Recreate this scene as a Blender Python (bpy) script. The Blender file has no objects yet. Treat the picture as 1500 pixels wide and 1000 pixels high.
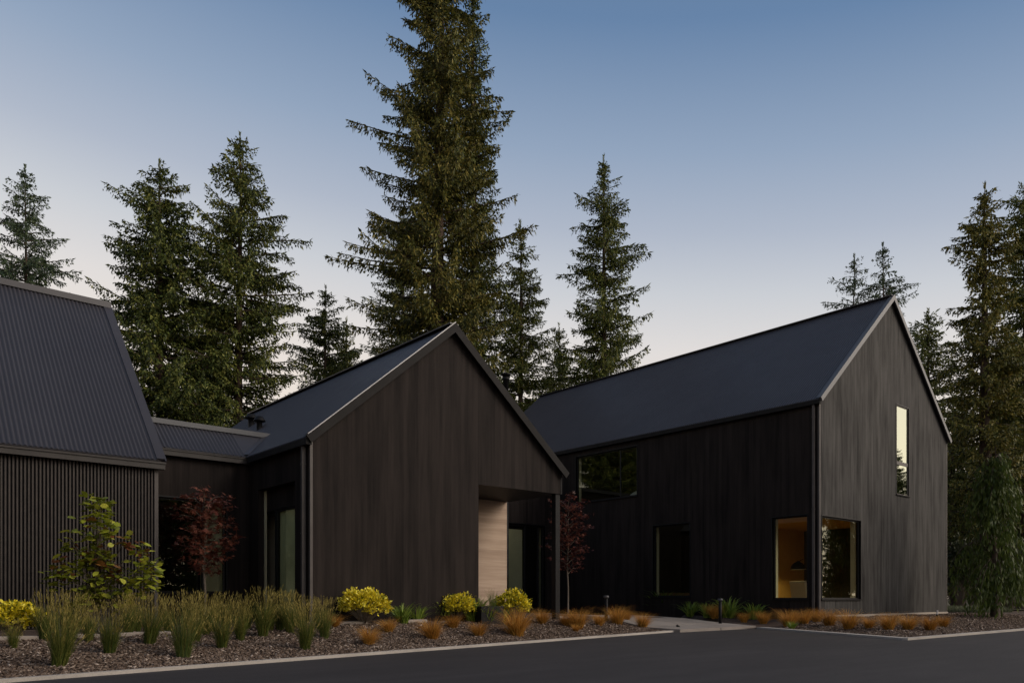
import bpy, math, random
import numpy as np
from mathutils import Vector
R = math.radians
rng = np.random.default_rng(7)
random.seed(7)
SC = bpy.context.scene
COL = SC.collection

# ------------------------------------------------------------------ camera frame
F = 1147.0; CX = 750.0; HY = 875.0            # focal length and horizon of the 1500 px wide photograph
TH = R(49.2)
fX, fY = math.cos(TH), math.sin(TH)           # viewing direction in the plan of the houses
def ray(px, py):
    u = (px-CX)/F; v = (HY-py)/F
    return np.array([fX+fY*u, fY-fX*u, v])
def atD(px, py, D): return ray(px, py)*D
def atX(px, py, X): d = ray(px, py); return d*(X/d[0])
def atY(px, py, Y): d = ray(px, py); return d*(Y/d[1])
cam = bpy.data.cameras.new('camera'); cam.sensor_width = 36; cam.lens = 36*F/1500
cam.shift_y = (HY-500)/1500; cam.clip_end = 5000; cam.clip_start = 0.1
co = bpy.data.objects.new('camera', cam); COL.objects.link(co)
co.rotation_euler = (R(90), 0, -(math.pi/2-TH)); co.location = (0, 0, 0)
SC.camera = co

# ------------------------------------------------------------------ helpers
LOC = {}
def tag(o, label=None, cat=None, group=None, kind=None):
    if label: o['label'] = label
    if cat: o['category'] = cat
    if group: o['group'] = group
    if kind: o['kind'] = kind
    return o
def thing(name, loc, label, cat, group=None, rz=0.0, sc=1.0):
    o = bpy.data.objects.new(name, None); COL.objects.link(o)
    o.empty_display_size = 0.2
    o.location = loc; o.rotation_euler = (0, 0, rz); o.scale = (sc, sc, sc)
    LOC[o.name] = tuple(loc)
    return tag(o, label, cat, group)
class MB:
    def __init__(s): s.v = []; s.f = []; s.m = []
    def quad(s, a, b, c, d, m=0):
        n = len(s.v); s.v += [tuple(a), tuple(b), tuple(c), tuple(d)]; s.f.append((n, n+1, n+2, n+3)); s.m.append(m)
    def poly(s, pts, m=0):
        n = len(s.v); s.v += [tuple(p) for p in pts]; s.f.append(tuple(range(n, n+len(pts)))); s.m.append(m)
    def box(s, a, b, m=0):
        x0, y0, z0 = [min(a[i], b[i]) for i in range(3)]; x1, y1, z1 = [max(a[i], b[i]) for i in range(3)]
        n = len(s.v)
        s.v += [(x0,y0,z0),(x1,y0,z0),(x1,y1,z0),(x0,y1,z0),(x0,y0,z1),(x1,y0,z1),(x1,y1,z1),(x0,y1,z1)]
        for f in ((0,3,2,1),(4,5,6,7),(0,1,5,4),(1,2,6,5),(2,3,7,6),(3,0,4,7)):
            s.f.append(tuple(n+i for i in f)); s.m.append(m)
        return s
    def bar(s, p0, p1, w, h, up=(0,0,1), m=0):
        # rectangular bar from p0 to p1: w across, h along 'up'
        p0 = np.array(p0, float); p1 = np.array(p1, float); d = p1-p0; d /= np.linalg.norm(d)
        up = np.array(up, float); side = np.cross(d, up); side /= np.linalg.norm(side); up = np.cross(side, d)
        n = len(s.v)
        for p in (p0, p1):
            for a, b in ((-1,-1),(1,-1),(1,1),(-1,1)):
                s.v.append(tuple(p+side*a*w/2+up*b*h/2))
        for f in ((0,1,2,3),(7,6,5,4),(0,4,5,1),(1,5,6,2),(2,6,7,3),(3,7,4,0)):
            s.f.append(tuple(n+i for i in f)); s.m.append(m)
        return s
    def tube(s, pts, rad, k=8, m=0):
        pts = [np.array(p, float) for p in pts]
        if not hasattr(rad, '__len__'): rad = [rad]*len(pts)
        rings = []
        for i, p in enumerate(pts):
            d = pts[min(i+1, len(pts)-1)]-pts[max(i-1, 0)]; d /= (np.linalg.norm(d)+1e-9)
            a = np.cross(d, (0,0,1) if abs(d[2]) < .9 else (1,0,0)); a /= np.linalg.norm(a); b = np.cross(d, a)
            n = len(s.v); rings.append(n)
            for j in range(k):
                t = 2*math.pi*j/k
                s.v.append(tuple(p+(a*math.cos(t)+b*math.sin(t))*rad[i]))
        for i in range(len(pts)-1):
            for j in range(k):
                s.f.append((rings[i]+j, rings[i]+(j+1) % k, rings[i+1]+(j+1) % k, rings[i+1]+j)); s.m.append(m)
        s.f.append(tuple(rings[0]+j for j in range(k))); s.m.append(m)
        s.f.append(tuple(rings[-1]+j for j in reversed(range(k)))); s.m.append(m)
        return s
    def lathe(s, c, prof, k=24, m=0):
        c = np.array(c, float); rings = []
        for r, z in prof:
            rings.append(len(s.v))
            for j in range(k):
                t = 2*math.pi*j/k; s.v.append((c[0]+r*math.cos(t), c[1]+r*math.sin(t), c[2]+z))
        for i in range(len(prof)-1):
            for j in range(k):
                s.f.append((rings[i]+j, rings[i]+(j+1) % k, rings[i+1]+(j+1) % k, rings[i+1]+j)); s.m.append(m)
        return s
    def build(s, name, mat, parent=None, smooth=False, bevel=0):
        off = np.array(LOC[parent.name]) if parent is not None else np.zeros(3)
        me = bpy.data.meshes.new(name)
        me.from_pydata([tuple(np.array(v)-off) for v in s.v], [], s.f)
        mats = mat if isinstance(mat, (list, tuple)) else [mat]
        for mm in mats: me.materials.append(mm)
        if len(mats) > 1: me.polygons.foreach_set('material_index', s.m)
        if smooth: me.polygons.foreach_set('use_smooth', [True]*len(s.f))
        me.update()
        o = bpy.data.objects.new(name, me); COL.objects.link(o)
        if parent is not None: o.parent = parent; LOC[o.name] = tuple(off)
        if bevel:
            b = o.modifiers.new('bevel', 'BEVEL'); b.width = bevel; b.segments = 2; b.limit_method = 'ANGLE'
        return o
def npmesh(name, V, Fq, mats, parent=None, mi=None, smooth=False):
    # V (n,3), Fq (m,k): fast mesh from arrays
    me = bpy.data.meshes.new(name)
    V = np.ascontiguousarray(V, np.float32); Fq = np.ascontiguousarray(Fq, np.int32); m, k = Fq.shape
    me.vertices.add(len(V)); me.vertices.foreach_set('co', V.ravel())
    me.loops.add(m*k); me.loops.foreach_set('vertex_index', Fq.ravel())
    me.polygons.add(m); me.polygons.foreach_set('loop_start', np.arange(0, m*k, k, dtype=np.int32))
    for mm in (mats if isinstance(mats, (list, tuple)) else [mats]): me.materials.append(mm)
    if mi is not None: me.polygons.foreach_set('material_index', np.asarray(mi, np.int32))
    if smooth: me.polygons.foreach_set('use_smooth', np.ones(m, bool))
    me.update(calc_edges=True); me.validate()
    o = bpy.data.objects.new(name, me); COL.objects.link(o)
    if parent is not None: o.parent = parent; LOC[o.name] = LOC.get(parent.name, (0,0,0))
    return o
def copy_tree(o, parent=None):
    c = o.copy(); COL.objects.link(c)
    if parent is not None: c.parent = parent
    for ch in list(o.children): copy_tree(ch, c)
    return c

# ------------------------------------------------------------------ materials
def mat(name):
    m = bpy.data.materials.new(name); m.use_nodes = True
    nt = m.node_tree; return m, nt, nt.nodes, nt.links, nt.nodes['Principled BSDF']
def N(nt, t, **kw):
    n = nt.nodes.new(t)
    for k, v in kw.items(): setattr(n, k, v)
    return n
def math_(nt, op, a, b=None):
    n = N(nt, 'ShaderNodeMath', operation=op)
    for i, x in enumerate((a, b)):
        if x is None: continue
        if isinstance(x, (int, float)): n.inputs[i].default_value = x
        else: nt.links.new(x, n.inputs[i])
    return n.outputs[0]
def ramp(nt, fac, stops):
    r = N(nt, 'ShaderNodeValToRGB'); e = r.color_ramp.elements
    while len(e) > 1: e.remove(e[-1])
    e[0].position = stops[0][0]; e[0].color = (*stops[0][1], 1)
    for p, c in stops[1:]:
        x = e.new(p); x.color = (*c, 1)
    nt.links.new(fac, r.inputs[0]); return r.outputs[0]
def noise(nt, vec, scale, detail=4, rough=.55):
    n = N(nt, 'ShaderNodeTexNoise'); n.inputs['Scale'].default_value = scale
    n.inputs['Detail'].default_value = detail; n.inputs['Roughness'].default_value = rough
    if vec is not None: nt.links.new(vec, n.inputs['Vector'])
    return n.outputs['Fac']
def bump(nt, h, strength, dist, bsdf):
    b = N(nt, 'ShaderNodeBump'); b.inputs['Strength'].default_value = strength; b.inputs['Distance'].default_value = dist
    nt.links.new(h, b.inputs['Height']); nt.links.new(b.outputs[0], bsdf.inputs['Normal']); return b
def plain(name, col, rough=.6, metal=0.0, spec=.5, var=.25, vs=3.0, bmp=.0):
    m, nt, nodes, links, b = mat(name)
    tc = N(nt, 'ShaderNodeTexCoord').outputs['Object']
    f = noise(nt, tc, vs, 5)
    c0 = tuple(x*(1-var) for x in col); c1 = tuple(x*(1+var) for x in col)
    links.new(ramp(nt, f, [(.3, c0), (.7, c1)]), b.inputs['Base Color'])
    b.inputs['Roughness'].default_value = rough; b.inputs['Metallic'].default_value = metal
    b.inputs['Specular IOR Level'].default_value = spec
    if bmp: bump(nt, noise(nt, tc, vs*12, 3), .4, bmp, b)
    return m
def cladding(name, lo, hi, board=.14, wb=.12):
    m, nt, nodes, links, b = mat(name)
    tc = N(nt, 'ShaderNodeTexCoord').outputs['Object']
    sp = N(nt, 'ShaderNodeSeparateXYZ'); links.new(tc, sp.inputs[0])
    s = math_(nt, 'ADD', sp.outputs[0], sp.outputs[1])
    bi = math_(nt, 'DIVIDE', s, board)
    idx = math_(nt, 'FLOOR', bi)
    wn = N(nt, 'ShaderNodeTexWhiteNoise', noise_dimensions='1D'); links.new(idx, wn.inputs['W'])
    cv = N(nt, 'ShaderNodeCombineXYZ'); links.new(math_(nt, 'MULTIPLY', s, 9.0), cv.inputs[0])
    links.new(math_(nt, 'MULTIPLY', sp.outputs[2], .45), cv.inputs[1]); links.new(wn.outputs[0], cv.inputs[2])
    st = noise(nt, cv.outputs[0], 1.0, 6, .62)
    cv2 = N(nt, 'ShaderNodeCombineXYZ'); links.new(math_(nt, 'MULTIPLY', s, 1.6), cv2.inputs[0]); links.new(math_(nt, 'MULTIPLY', sp.outputs[2], .38), cv2.inputs[1])
    bl = noise(nt, cv2.outputs[0], 1.0, 6, .65)
    fac = math_(nt, 'ADD', math_(nt, 'MULTIPLY', st, .55), math_(nt, 'MULTIPLY', wn.outputs[0], wb))
    fac = math_(nt, 'ADD', fac, math_(nt, 'MULTIPLY', bl, .50-wb))
    links.new(ramp(nt, fac, [(.38, lo), (.50, tuple((a+c)/2 for a, c in zip(lo, hi))), (.64, hi)]), b.inputs['Base Color'])
    b.inputs['Roughness'].default_value = .75; b.inputs['Specular IOR Level'].default_value = .12
    fr = math_(nt, 'FRACT', bi)
    d = math_(nt, 'ABSOLUTE', math_(nt, 'SUBTRACT', fr, .5))
    gap = math_(nt, 'LESS_THAN', d, .475)
    h = math_(nt, 'ADD', gap, math_(nt, 'MULTIPLY', st, .5))
    bump(nt, h, .22, .006, b)
    return m
M = {}
M['wood'] = cladding('charred_wood', (.0085,.0066,.0060), (.0265,.0205,.0183))
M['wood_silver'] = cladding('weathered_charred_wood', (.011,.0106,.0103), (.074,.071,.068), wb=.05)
M['slat'] = plain('slat_wood', (.036,.0275,.023), .65, var=.3, vs=6)
M['slat_back'] = plain('slat_backing', (.006,.006,.006), .8)
def roof_metal():
    m, nt, nodes, links, b = mat('roof_metal')
    tc = N(nt, 'ShaderNodeTexCoord').outputs['Object']
    f = noise(nt, tc, .7, 5)
    links.new(ramp(nt, f, [(.3, (.034,.0325,.0395)), (.7, (.041,.0395,.047))]), b.inputs['Base Color'])
    links.new(ramp(nt, noise(nt, tc, 2.2, 6), [(.3, (.37,)*3), (.7, (.43,)*3)]), b.inputs['Roughness'])
    b.inputs['Specular IOR Level'].default_value = .5
    return m
M['roof'] = roof_metal()
M['trim'] = plain('trim_metal', (.016,.0148,.0146), .65, var=.2, spec=.12)
M['gutter'] = plain('gutter_metal', (.036,.032,.030), .45, var=.2, spec=.3)
M['black'] = plain('black_metal', (.008,.008,.009), .6, spec=.2)
M['frame'] = plain('window_frame_black', (.009,.009,.010), .5, spec=.25)
M['fascia'] = plain('rake_metal', (.080,.083,.092), .45, var=.15)
M['spout'] = plain('downspout_metal', (.085,.075,.070), .5, var=.15, spec=.3)
M['drip_glint'] = plain('drip_edge_glint_metal', (.34,.33,.34), .35, var=.1)  # pale colour stands for the sky's glint on the metal edge
def concrete(name, col, sc=4.0):
    m, nt, nodes, links, b = mat(name)
    tc = N(nt, 'ShaderNodeTexCoord').outputs['Object']
    f = math_(nt, 'ADD', math_(nt, 'MULTIPLY', noise(nt, tc, sc*.35, 6), .6), math_(nt, 'MULTIPLY', noise(nt, tc, sc*14, 3), .4))
    links.new(ramp(nt, f, [(.3, tuple(c*.72 for c in col)), (.5, col), (.7, tuple(min(1, c*1.2) for c in col))]), b.inputs['Base Color'])
    b.inputs['Roughness'].default_value = .85
    bump(nt, noise(nt, tc, sc*30, 3), .3, .004, b)
    return m
M['kerb'] = concrete('kerb_concrete', (.42,.385,.345))
M['path'] = concrete('path_concrete', (.25,.22,.195), 3)
M['footing'] = concrete('footing_concrete', (.36,.31,.26))
M['stone'] = concrete('edging_stone', (.30,.255,.215), 5)
def board_formed():
    m, nt, nodes, links, b = mat('pale_board_wall')
    tc = N(nt, 'ShaderNodeTexCoord').outputs['Object']
    sp = N(nt, 'ShaderNodeSeparateXYZ'); links.new(tc, sp.inputs[0])
    bi = math_(nt, 'DIVIDE', sp.outputs[2], .155); idx = math_(nt, 'FLOOR', bi)
    wn = N(nt, 'ShaderNodeTexWhiteNoise', noise_dimensions='1D'); links.new(idx, wn.inputs['W'])
    cv = N(nt, 'ShaderNodeCombineXYZ'); links.new(math_(nt, 'MULTIPLY', sp.outputs[0], .8), cv.inputs[0])
    links.new(math_(nt, 'MULTIPLY', sp.outputs[2], 16), cv.inputs[1]); links.new(wn.outputs[0], cv.inputs[2])
    g = noise(nt, cv.outputs[0], 1.5, 5)
    f = math_(nt, 'ADD', math_(nt, 'MULTIPLY', g, .7), math_(nt, 'MULTIPLY', wn.outputs[0], .3))
    links.new(ramp(nt, f, [(.3, (.34,.245,.18)), (.55, (.43,.32,.24)), (.75, (.50,.38,.29))]), b.inputs['Base Color'])
    b.inputs['Roughness'].default_value = .75
    fr = math_(nt, 'FRACT', bi); gap = math_(nt, 'LESS_THAN', math_(nt, 'ABSOLUTE', math_(nt, 'SUBTRACT', fr, .5)), .475)
    bump(nt, math_(nt, 'ADD', gap, math_(nt, 'MULTIPLY', g, .4)), .4, .006, b)
    return m
M['boardwall'] = board_formed()
def asphalt():
    m, nt, nodes, links, b = mat('asphalt')
    tc = N(nt, 'ShaderNodeTexCoord').outputs['Object']
    fine = noise(nt, tc, 60, 3, .75); big = noise(nt, tc, .35, 6, .6)
    mp = N(nt, 'ShaderNodeMapping'); mp.inputs['Scale'].default_value = (.35, 2.2, 1); mp.inputs['Rotation'].default_value = (0, 0, .15); links.new(tc, mp.inputs[0])
    mid = noise(nt, mp.outputs[0], 1.0, 6, .65)
    f = math_(nt, 'ADD', math_(nt, 'MULTIPLY', fine, .36), math_(nt, 'ADD', math_(nt, 'MULTIPLY', big, .26), math_(nt, 'MULTIPLY', mid, .38)))
    links.new(ramp(nt, f, [(.32, (.019,.0165,.0170)), (.5, (.034,.0297,.0303)), (.68, (.054,.0482,.0488))]), b.inputs['Base Color'])
    b.inputs['Roughness'].default_value = .8; b.inputs['Specular IOR Level'].default_value = .35
    bump(nt, fine, .5, .006, b)
    return m
M['asphalt'] = asphalt()
def soil(name, stops, sc=18):
    m, nt, nodes, links, b = mat(name)
    tc = N(nt, 'ShaderNodeTexCoord').outputs['Object']
    f = math_(nt, 'ADD', math_(nt, 'MULTIPLY', noise(nt, tc, sc, 6, .7), .7), math_(nt, 'MULTIPLY', noise(nt, tc, .8, 4), .3))
    links.new(ramp(nt, f, stops), b.inputs['Base Color'])
    b.inputs['Roughness'].default_value = .95; b.inputs['Specular IOR Level'].default_value = .15
    bump(nt, noise(nt, tc, sc*1.3, 5, .7), .9, .03, b)
    return m
M['soil'] = soil('mulch_soil', [(.35, (.045,.032,.025)), (.5, (.095,.068,.054)), (.65, (.15,.113,.090))])
M['forest'] = soil('forest_floor', [(.35, (.03,.03,.018)), (.5, (.06,.055,.032)), (.65, (.10,.085,.055))], 6)
def leafy(name, stops, rough=.55, transl=.25, spec=.3, patch=None):
    # foliage: one colour per leaf or spray, natural variation between them
    m, nt, nodes, links, b = mat(name)
    g = N(nt, 'ShaderNodeNewGeometry')
    tc = N(nt, 'ShaderNodeTexCoord').outputs['Object']
    f = g.outputs['Random Per Island']
    if patch:
        f = math_(nt, 'ADD', math_(nt, 'MULTIPLY', f, .55), math_(nt, 'MULTIPLY', noise(nt, tc, patch, 3), .45))
    oi = N(nt, 'ShaderNodeObjectInfo')   # each plant a little different
    f = math_(nt, 'ADD', f, math_(nt, 'MULTIPLY', math_(nt, 'SUBTRACT', oi.outputs['Random'], .5), .10 if patch else .34))
    c = ramp(nt, f, stops)
    links.new(c, b.inputs['Base Color']); b.inputs['Roughness'].default_value = rough
    b.inputs['Specular IOR Level'].default_value = spec
    if transl:
        t = N(nt, 'ShaderNodeBsdfTranslucent'); links.new(c, t.inputs['Color'])
        mx = N(nt, 'ShaderNodeMixShader'); mx.inputs[0].default_value = transl
        links.new(b.outputs[0], mx.inputs[1]); links.new(t.outputs[0], mx.inputs[2])
        links.new(mx.outputs[0], nodes['Material Output'].inputs['Surface'])
    return m
M['fir'] = leafy('fir_needles', [(.26, (.019,.031,.010)), (.42, (.058,.084,.018)), (.58, (.122,.148,.031)), (.74, (.21,.21,.048))], .6, .12, .3, .38)
M['fir_blue'] = leafy('fir_needles_blue', [(.27, (.026,.046,.028)), (.5, (.065,.100,.050)), (.73, (.115,.15,.070))], .6, .12, .3, .4)
M['fir_olive'] = leafy('fir_needles_olive', [(.26, (.024,.032,.010)), (.42, (.072,.085,.017)), (.58, (.150,.148,.028)), (.74, (.25,.205,.046))], .6, .12, .3, .32)
M['cedar'] = leafy('cedar_sprays', [(.2, (.036,.058,.012)), (.6, (.080,.112,.020)), (.9, (.135,.165,.034))], .55, .25, .25, .8)
M['bark'] = plain('conifer_bark', (.062,.040,.028), .9, var=.5, vs=5, bmp=.03)
M['twig'] = plain('pale_bark', (.16,.13,.10), .85, var=.3, vs=20)
M['maple'] = leafy('maple_leaves', [(.15, (.075,.022,.017)), (.5, (.155,.046,.032)), (.85, (.25,.09,.055))], .45, .3)
M['yellow'] = leafy('yellow_leaves', [(.05, (.14,.17,.015)), (.14, (.50,.42,.02)), (.6, (.88,.72,.03)), (.95, (.90,.82,.15))], .45, .15)
M['rhodo'] = leafy('broad_leaves', [(.1, (.14,.17,.018)), (.5, (.31,.35,.032)), (.85, (.50,.50,.07))], .4, .25)
M['rhodo_red'] = leafy('young_red_leaves', [(.1, (.13,.05,.02)), (.5, (.22,.075,.03)), (.9, (.30,.15,.04))], .4, .3)
M['reed'] = leafy('reed_blades', [(.1, (.048,.078,.016)), (.5, (.100,.135,.026)), (.9, (.19,.20,.042))], .5, .25)
M['plume'] = leafy('reed_plumes', [(.1, (.17,.14,.034)), (.5, (.29,.24,.058)), (.9, (.42,.33,.095))], .6, .3)
M['sedge'] = leafy('orange_sedge', [(.1, (.27,.12,.020)), (.5, (.56,.25,.040)), (.9, (.70,.40,.09))], .55, .2)
M['sedge_low'] = leafy('sedge_base', [(.1, (.07,.06,.013)), (.6, (.15,.11,.02)), (.9, (.22,.15,.03))], .55, .3)
M['lily'] = leafy('strap_leaves', [(.1, (.10,.16,.022)), (.5, (.22,.32,.045)), (.9, (.38,.46,.09))], .45, .3)
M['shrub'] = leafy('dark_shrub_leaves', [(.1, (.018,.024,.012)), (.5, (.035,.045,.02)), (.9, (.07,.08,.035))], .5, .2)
M['grass'] = leafy('pale_lawn', [(.1, (.09,.11,.06)), (.6, (.15,.17,.09)), (.9, (.22,.23,.13))], .6, .2)
M['chip'] = leafy('bark_chips', [(.1, (.074,.051,.038)), (.5, (.138,.098,.074)), (.85, (.200,.149,.115)), (.985, (.28,.22,.175)), (1.0, (.44,.36,.30))], .9, 0, .15)
M['wall_in'] = plain('interior_plaster', (.50,.46,.34), .8, var=.05)
M['wall_warm'] = plain('interior_ochre_wall', (.55,.38,.12), .8, var=.06)
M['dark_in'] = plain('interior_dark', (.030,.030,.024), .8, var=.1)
M['lining'] = plain('window_lining', (.62,.56,.40), .6, var=.06)
M['olive'] = plain('olive_panel', (.42,.39,.25), .7, var=.06)
M['cream_green'] = plain('added_pale_panel', (.72,.72,.48), .8, var=.05)
M['oak'] = plain('oak', (.30,.15,.06), .5, var=.25, vs=5)
M['cream'] = plain('cream_fabric', (.60,.58,.48), .9, var=.05)
M['bedding'] = plain('white_bedding', (.55,.53,.52), .9, var=.05)
def glass(name, base):
    m, nt, nodes, links, b = mat(name)
    nodes.remove(b)
    tr = N(nt, 'ShaderNodeBsdfTransparent'); tr.inputs[0].default_value = (.72,.75,.66,1)
    gl = N(nt, 'ShaderNodeBsdfGlossy'); gl.inputs['Roughness'].default_value = .004; gl.inputs[0].default_value = (.86,.93,.78,1)
    g = N(nt, 'ShaderNodeNewGeometry'); dp = N(nt, 'ShaderNodeVectorMath', operation='DOT_PRODUCT'); links.new(g.outputs['Incoming'], dp.inputs[0]); links.new(g.outputs['Normal'], dp.inputs[1])
    c5 = math_(nt, 'POWER', math_(nt, 'SUBTRACT', 1.0, math_(nt, 'ABSOLUTE', dp.outputs['Value'])), 5.0)
    f = math_(nt, 'MINIMUM', math_(nt, 'ADD', math_(nt, 'MULTIPLY', c5, .9), base), 1.0)
    tc = N(nt, 'ShaderNodeTexCoord').outputs['Object']
    bp = N(nt, 'ShaderNodeBump'); bp.inputs['Strength'].default_value = .02; bp.inputs['Distance'].default_value = .05
    links.new(noise(nt, tc, .9, 1), bp.inputs['Height']); links.new(bp.outputs[0], gl.inputs['Normal'])
    mx = N(nt, 'ShaderNodeMixShader'); links.new(f, mx.inputs[0]); links.new(tr.outputs[0], mx.inputs[1]); links.new(gl.outputs[0], mx.inputs[2])
    links.new(mx.outputs[0], nodes['Material Output'].inputs['Surface'])
    return m
M['glass'] = glass('window_glass', .13)
M['mirror_glass'] = glass('coated_glass', .50)
def emit(name, col, s):
    m, nt, nodes, links, b = mat(name)
    b.inputs['Emission Color'].default_value = (*col, 1); b.inputs['Emission Strength'].default_value = s
    return m
M['bulb'] = emit('lamp_bulb', (1, .68, .28), 620)

# ------------------------------------------------------------------ ground
KERB = [(-60.0, 1.72), (1.50, 11.27), (17.94, 13.83), (21.85, 13.50), (19.10, 7.95), (27.0, 7.75), (90.0, 6.1)]
def depth(x, y): return x*fX+y*fY
def zdrive(x, y): return -1.06+.005*np.clip(depth(x, y), -40, 45)
def seg_d(x, y, a, b):
    ax, ay = a; bx, by = b; dx, dy = bx-ax, by-ay
    t = np.clip(((x-ax)*dx+(y-ay)*dy)/(dx*dx+dy*dy), 0, 1)
    return np.hypot(x-ax-t*dx, y-ay-t*dy)
def kerb_dist(x, y): return np.minimum.reduce([seg_d(x, y, KERB[i], KERB[i+1]) for i in range(len(KERB)-1)])
def kerb_y(x):  # upper side test (bed side), valid except in the notch between x 19.1 and 21.85
    return np.interp(x, [-60, 1.5, 17.94, 21.85], [1.72, 11.27, 13.83, 13.5])
def is_bed(x, y):
    x = np.asarray(x, float); y = np.asarray(y, float)
    left = (x <= 21.85) & (y > kerb_y(x))
    # region right of the line (21.85,13.5)-(19.1,7.95) and beyond the far kerb
    s = (21.85-19.10)*(y-7.95)-(13.50-7.95)*(x-19.10)
    yr = np.interp(x, [19.1, 27, 90], [7.95, 7.75, 6.1])
    right = (s < 0) & (y > yr)
    return left | right
def sm(t): t = np.clip(t, 0, 1); return t*t*(3-2*t)
def zterr(x, y):
    return -.64+.15*sm((x-4.5)/4.5)-.18*sm((x-15.5)/6)
def ground(x, y):
    x = np.asarray(x, float); y = np.asarray(y, float)
    zd = zdrive(x, y); d = kerb_dist(x, y)
    z = zd+(zterr(x, y)-zd)*sm((d-.1)/3.6)
    z = z+.025*np.sin(x*1.9+y*.7)*np.sin(y*2.3-x*.6)*sm(d/1.0)
    return np.where(is_bed(x, y), z, zd)
def ground_px(px, py, dmax=70):
    D = np.arange(7, dmax, .02); d = ray(px, py)
    P = d[None, :]*D[:, None]; g = ground(P[:, 0], P[:, 1])
    i = np.argmax(P[:, 2] <= g) if (P[:, 2] <= g).any() else len(D)-1
    return np.array([P[i, 0], P[i, 1], float(g[i])])
# driveway: one sheet out to the horizon (the beds lie on it)
m = MB(); XS = [-900, -120, -60, -30, -10, 0, 5, 10, 15, 20, 25, 30, 40, 60, 120, 900]
def drive_z(x, y): return float(zdrive(x, y))-.02
for i in range(len(XS)-1):
    for j in range(len(XS)-1):
        c = [(XS[i], XS[j]), (XS[i+1], XS[j]), (XS[i+1], XS[j+1]), (XS[i], XS[j+1])]
        m.quad(*[(x, y, drive_z(x, y)-(0 if max(abs(x), abs(y)) < 130 else .3)) for x, y in c])
tag(m.build('driveway', M['asphalt']), kind='structure')
# planting bed / terrace: grid clipped to the kerb line
def bed_mesh(name, xs, ys, mtl, test):
    X, Y = np.meshgrid(xs, ys, indexing='ij'); Z = ground(X, Y)
    ok = test(X, Y); nx, ny = X.shape
    V = np.stack([X, Y, Z], -1).reshape(-1, 3)
    idx = np.arange(nx*ny).reshape(nx, ny)
    q = np.stack([idx[:-1, :-1], idx[1:, :-1], idx[1:, 1:], idx[:-1, 1:]], -1).reshape(-1, 4)
    okq = (ok[:-1, :-1] & ok[1:, :-1] & ok[1:, 1:] & ok[:-1, 1:]).reshape(-1)
    return npmesh(name, V, q[okq], mtl, smooth=True)
# rows follow the kerb so that the edge is clean: parametrise by (s along x, t away from the kerb)
def strip_mesh(name, xs, y0f, y1, mtl, n):
    V = []; nx = len(xs)
    for x in xs:
        y0 = float(y0f(x))
        for t in np.linspace(0, 1, n)**1.7:
            y = y0+(y1-y0)*t; V.append((x, y, float(ground(x, y+1e-4)) if t > 0 else float(zdrive(x, y0))))
    idx = np.arange(nx*n).reshape(nx, n)
    q = np.stack([idx[:-1, :-1], idx[1:, :-1], idx[1:, 1:], idx[:-1, 1:]], -1).reshape(-1, 4)
    return npmesh(name, np.array(V), q, mtl, smooth=True)
xl = np.concatenate([np.arange(-14, 21.85, .22), [21.85]])
tag(strip_mesh('planting_bed', xl, kerb_y, 30.0, M['soil'], 70), kind='structure')
def ykr(x):
    return np.interp(x, [19.1, 27, 90], [7.95, 7.75, 6.1])
def right_strip():
    V = []; n = 60; rows = []
    # left boundary follows (19.1,7.95)->(21.85,13.5)->(21.85,30)
    ysb = np.concatenate([np.linspace(7.95, 13.5, 22), np.linspace(13.8, 30, 38)])
    for y in ysb:
        xb = 19.1+(y-7.95)*(21.85-19.1)/(13.5-7.95) if y <= 13.5 else 21.851
        for k, t in enumerate(np.linspace(0, 1, n)**1.6):
            x = xb+(46-xb)*t
            yk = float(ykr(x)); yy = y+(yk-7.95)*(1-(y-7.95)/22.05)
            z = float(zdrive(x, yy)) if (y == ysb[0] or (k == 0 and y <= 13.5)) else float(ground(x+1e-3, yy+1e-3))
            V.append((x, yy, z))
    idx = np.arange(len(ysb)*n).reshape(len(ysb), n)
    q = np.stack([idx[:-1, :-1], idx[:-1, 1:], idx[1:, 1:], idx[1:, :-1]], -1).reshape(-1, 4)
    return npmesh('planting_bed', np.array(V), q, M['soil'], smooth=True)
tag(right_strip(), kind='structure')
m = MB()   # woodland ground behind and beside the houses
for (x0, y0, x1, y1) in ((-900, 29.9, 900, 900), (45.9, 7.2, 900, 29.9), (-900, 3, -13.9, 29.9)):
    m.quad((x0, y0, -.615), (x1, y0, -.615), (x1, y1, -.615), (x0, y1, -.615))
tag(m.build('woodland_ground', M['forest']), kind='structure')
# kerbs: flush concrete band, a real low step
def kerb(pts, w=.11, hh=.028):
    m = MB()
    for a, b in zip(pts[:-1], pts[1:]):
        n = max(1, int(math.hypot(b[0]-a[0], b[1]-a[1])/1.5))
        d = np.array([b[0]-a[0], b[1]-a[1]]); d /= np.linalg.norm(d); nn = np.array([-d[1], d[0]])*w/2
        for k in range(n):
            p = [a[0]+(b[0]-a[0])*k/n, a[1]+(b[1]-a[1])*k/n]; q = [a[0]+(b[0]-a[0])*(k+1)/n, a[1]+(b[1]-a[1])*(k+1)/n]
            P = lambda c, s, z: (c[0]+nn[0]*s, c[1]+nn[1]*s, float(zdrive(*c))+z)
            m.quad(P(p,-1,hh), P(q,-1,hh), P(q,1,hh), P(p,1,hh))
            m.quad(P(p,-1,-.05), P(q,-1,-.05), P(q,-1,hh), P(p,-1,hh))
            m.quad(P(q,1,-.05), P(p,1,-.05), P(p,1,hh), P(q,1,hh))
        for c, sg in ((a, 1), (b, -1)):
            m.quad(*[P(c, u, z) for u, z in ((-1, -.05), (1, -.05), (1, hh), (-1, hh))][::sg])
    return m
tag(kerb(KERB[0:3]).build('kerb', M['kerb']), kind='structure')
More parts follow.
